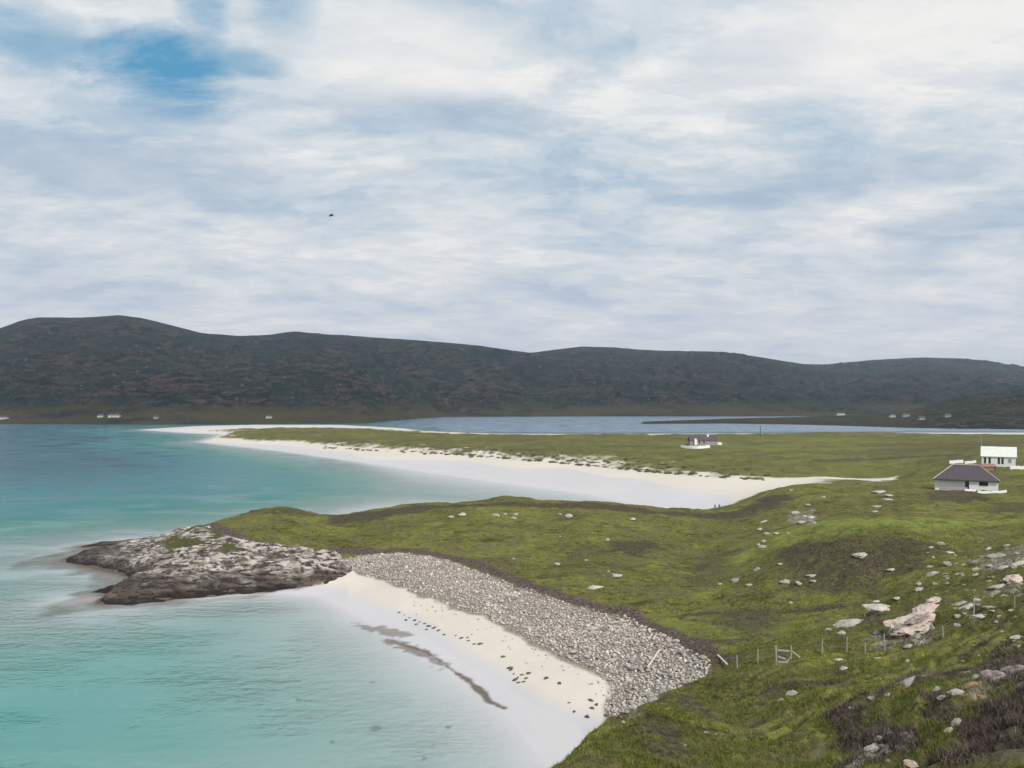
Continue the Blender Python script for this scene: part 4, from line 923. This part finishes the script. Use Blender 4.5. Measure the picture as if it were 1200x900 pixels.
def tuftobj(name, parts, mat, label, cat):
    V = np.concatenate([p_[0] for p_ in parts]).astype(np.float32); T = np.concatenate([p_[1] for p_ in parts]); me = bpy.data.meshes.new(name); me.vertices.add(len(V)); me.vertices.foreach_set('co', V.ravel())
    fin_mesh(me, np.arange(len(V), dtype=np.int32).reshape(-1, 3), mat, dict(tone=T), False); return tag(link(bpy.data.objects.new(name, me)), label, cat, kind='stuff')
def gv(name, X, Y):
    u = np.clip((X / (Y + 30) - US[0]) / (US[1] - US[0]), 0, len(US) - 1).astype(int); j = np.clip(np.searchsorted(YS, Y), 0, len(YS) - 1); return name[j, u]
def gf(X, Y, Z): 
    n = fbm(X / 2.5, Y / 2.5, 3, 201); return (Z > 4.6) & (gv(hth, X, Y) < .5 + .3 * n) & (gv(sandy, X, Y) < .3) & (n > -.35)
def hf(X, Y, Z): return (Z > 5) & (gv(hth, X, Y) > .45) & (fbm(X / 1.2, Y / 1.2, 3, 203) > -.25)
def bladed(name, stops, rough=.9):
    t = NT(name); v = t.vec(); c = t.ramp(t.attr('tone'), stops); c2 = t.mix(t.ramp(t.noise(.5, 4, .6, v), [(.4, 0.0), (.62, .8)]), c, (.15, .18, .035)); c2 = t.mix(t.ramp(t.noise(.9, 4, .6, t.vec(.4, 1, 2)), [(.5, 0.0), (.66, .8)]), c2, (.20, .17, .09))
    return t.done(t.bsdf(c2, rough, None, .1))
M_gr = bladed('tussock_grass', [(0, (.045, .055, .012)), (.5, (.12, .14, .028)), (.85, (.21, .23, .06)), (1, (.30, .27, .13))])
t = NT('heather'); c = t.ramp(t.attr('tone'), [(0, (.035, .028, .022)), (.5, (.105, .08, .068)), (.8, (.21, .155, .14)), (1, (.15, .17, .06))]); M_he = t.done(t.bsdf(c, .9, None, .1))
tuftobj('grass', [scatter(26000, 24, 50, 560, 1330, .20, .016, .22, 7, gf, 1), scatter(26000, 50, 95, 640, 1290, .20, .024, .3, 5, gf, 2), scatter(9000, 95, 150, 780, 1260, .2, .04, .45, 5, gf, 3)], M_gr, 'rough tussocky grass over the near hillside', 'grass')
tuftobj('heather', [scatter(16000, 24, 60, 950, 1330, .30, .022, .25, 8, hf, 4), scatter(7000, 60, 145, 900, 1260, .30, .04, .4, 6, hf, 5)], M_he, 'dark brown heather in patches on the near hillside and mound', 'heather')

# ------------------------------------------------------------------ haze
HAZE = True
if HAZE:
    bm = bmesh.new(); bx(bm, -6500, 6500, -1000, 9500, -18, 420); t = NT('haze'); pv = t.n('ShaderNodeVolumePrincipled'); pv.inputs['Density'].default_value = .00006; pv.inputs['Color'].default_value = (.68, .86, 1.0, 1); pv.inputs['Anisotropy'].default_value = .2
    t.l(pv.outputs[0], t.out.inputs['Volume']); o = bobj('haze', bm, t.m); tag(o, kind='stuff')

# ------------------------------------------------------------------ sky, sun, camera
SUN_EL, SUN_AZ = 44.0, 146.0        # azimuth clockwise from the view direction: sun behind the camera to the right
w_ = bpy.data.worlds.new('World'); S.world = w_; w_.use_nodes = True; nt = w_.node_tree; nt.nodes.clear()
class WN(NT):
    def __init__(s, tree): s.t = tree
wn = WN(nt); out = wn.n('ShaderNodeOutputWorld'); bg = wn.n('ShaderNodeBackground')
sky = wn.n('ShaderNodeTexSky', sky_type='NISHITA'); sky.sun_disc = False; sky.sun_elevation = R(SUN_EL); sky.sun_rotation = R(SUN_AZ); sky.altitude = 30; sky.air_density = 1.0; sky.dust_density = .6
tc = wn.n('ShaderNodeTexCoord'); sp = wn.n('ShaderNodeSeparateXYZ'); wn.l(tc.outputs['Generated'], sp.inputs[0])
den = wn.math('ADD', wn.math('MAXIMUM', sp.outputs[2], 0.0), .16)
cx_ = wn.math('DIVIDE', sp.outputs[0], den); cy_ = wn.math('DIVIDE', sp.outputs[1], den)
cb = wn.n('ShaderNodeCombineXYZ'); wn.l(cx_, cb.inputs[0]); wn.l(cy_, cb.inputs[1])
def wmap(sx, sy, ox=0, oy=0, rz=0):
    mp = wn.n('ShaderNodeMapping'); mp.inputs['Scale'].default_value = (sx, sy, 1); mp.inputs['Location'].default_value = (ox, oy, 0); mp.inputs['Rotation'].default_value = (0, 0, rz); wn.l(cb.outputs[0], mp.inputs['Vector']); return mp.outputs[0]
n1 = wn.noise(1.5, 7, .62, wmap(.95, 1.15, 3.1, 1.7, R(8)), .35); n2 = wn.noise(4.6, 7, .66, wmap(.7, 1.1, 0, 0, R(5)), .3); n3 = wn.noise(.8, 3, .5, wmap(.6, 1.0, 7.3, 2.2))
def spot(px, py, rx, ry):       # soft opening in the cloud around a direction of the sky
    x = (px - CX) / F; z = (HZ - py) / F; L = math.sqrt(x * x + z * z + 1); d = (x / L, 1 / L, z / L)
    def sq(o_, c_, r_): q_ = wn.math('DIVIDE', wn.math('SUBTRACT', o_, c_), r_); return wn.math('MULTIPLY', q_, q_)
    s_ = wn.math('ADD', sq(sp.outputs[0], d[0], rx), sq(sp.outputs[2], d[2], ry)); s_ = wn.math('ADD', s_, wn.math('MULTIPLY', wn.math('SUBTRACT', n2, .5), 2.2))
    fy = wn.math('GREATER_THAN', sp.outputs[1], 0.0)
    return wn.math('MULTIPLY', wn.math('SUBTRACT', 1.0, wn.ramp(s_, [(.05, 0.0), (.95, 1.0)])), fy)
cloud = wn.ramp(n1, [(.36, (.38, .50, .64)), (.44, (.49, .60, .70)), (.50, (.61, .68, .73)), (.56, (.77, .79, .80)), (.63, (.90, .885, .86))])
cloud = wn.mix(wn.ramp(n2, [(.45, 0.0), (.56, .5)]), cloud, (.78, .80, .82))
cloud = wn.mix(wn.ramp(wn.noise(10, 6, .66, wmap(.6, 1.1)), [(.47, 0.0), (.58, .35)]), cloud, (.47, .56, .66))
el = wn.ramp(sp.outputs[2], [(.0, 1.0), (.16, .35), (.30, 0.0)])
cloud = wn.mix(wn.math('MULTIPLY', el, .7), cloud, (.68, .66, .73))
skyc = wn.mix(1.0, sky.outputs[0], (.085, .085, .085), 'MULTIPLY'); blue = wn.mix(.85, skyc, (.06, .32, .56))
holes = spot(185, 74, .085, .048); 
for a in [(30, 35, .12, .03), (235, 10, .03, .05), (335, 8, .045, .035), (290, 75, .05, .016)]: holes = wn.math('MAXIMUM', holes, wn.math('MULTIPLY', spot(*a), .55))
faint = spot(520, 135, .16, .032)
for a in [(880, 70, .10, .035), (960, 215, .22, .03), (150, 200, .25, .05), (1150, 260, .12, .02)]: faint = wn.math('MAXIMUM', faint, wn.math('MULTIPLY', spot(*a), .8))
c = wn.mix(wn.math('MULTIPLY', faint, .75), cloud, (.33, .45, .60)); c = wn.mix(wn.math('MULTIPLY', holes, .95), c, blue)
bright = spot(1100, 30, .3, .06); bright = wn.math('MAXIMUM', bright, wn.math('MULTIPLY', spot(480, 60, .16, .06), .9)); c = wn.mix(wn.math('MULTIPLY', bright, .7), c, (.90, .88, .85))
wn.l(c, bg.inputs['Color']); bg.inputs['Strength'].default_value = .90; wn.l(bg.outputs[0], out.inputs['Surface'])

sl = bpy.data.lights.new('sun', 'SUN'); sl.energy = 3.4; sl.angle = R(3); sl.color = (1, .96, .90); so = link(bpy.data.objects.new('sun', sl))
el_, az = R(SUN_EL), R(SUN_AZ); dv = Vector((math.sin(az) * math.cos(el_), math.cos(az) * math.cos(el_), math.sin(el_))); so.rotation_euler = dv.to_track_quat('Z', 'Y').to_euler(); so.location = (0, 0, 200)
cam = bpy.data.cameras.new('camera'); co = link(bpy.data.objects.new('camera', cam)); cam.sensor_width = 36; cam.lens = F / 1200 * 36; cam.shift_y = 20 / 1200; cam.clip_end = 30000; cam.clip_start = .1
co.location = (0, 0, H0); co.rotation_euler = (R(90), 0, 0); S.camera = co
S.view_settings.view_transform = 'Standard'; S.view_settings.look = 'None'; S.view_settings.exposure = 0.18; S.view_settings.gamma = 1; S.view_settings.use_curve_mapping = False
S.cycles.max_bounces = 6; S.cycles.transparent_max_bounces = 8; S.cycles.volume_bounces = 0; S.cycles.use_denoising = True
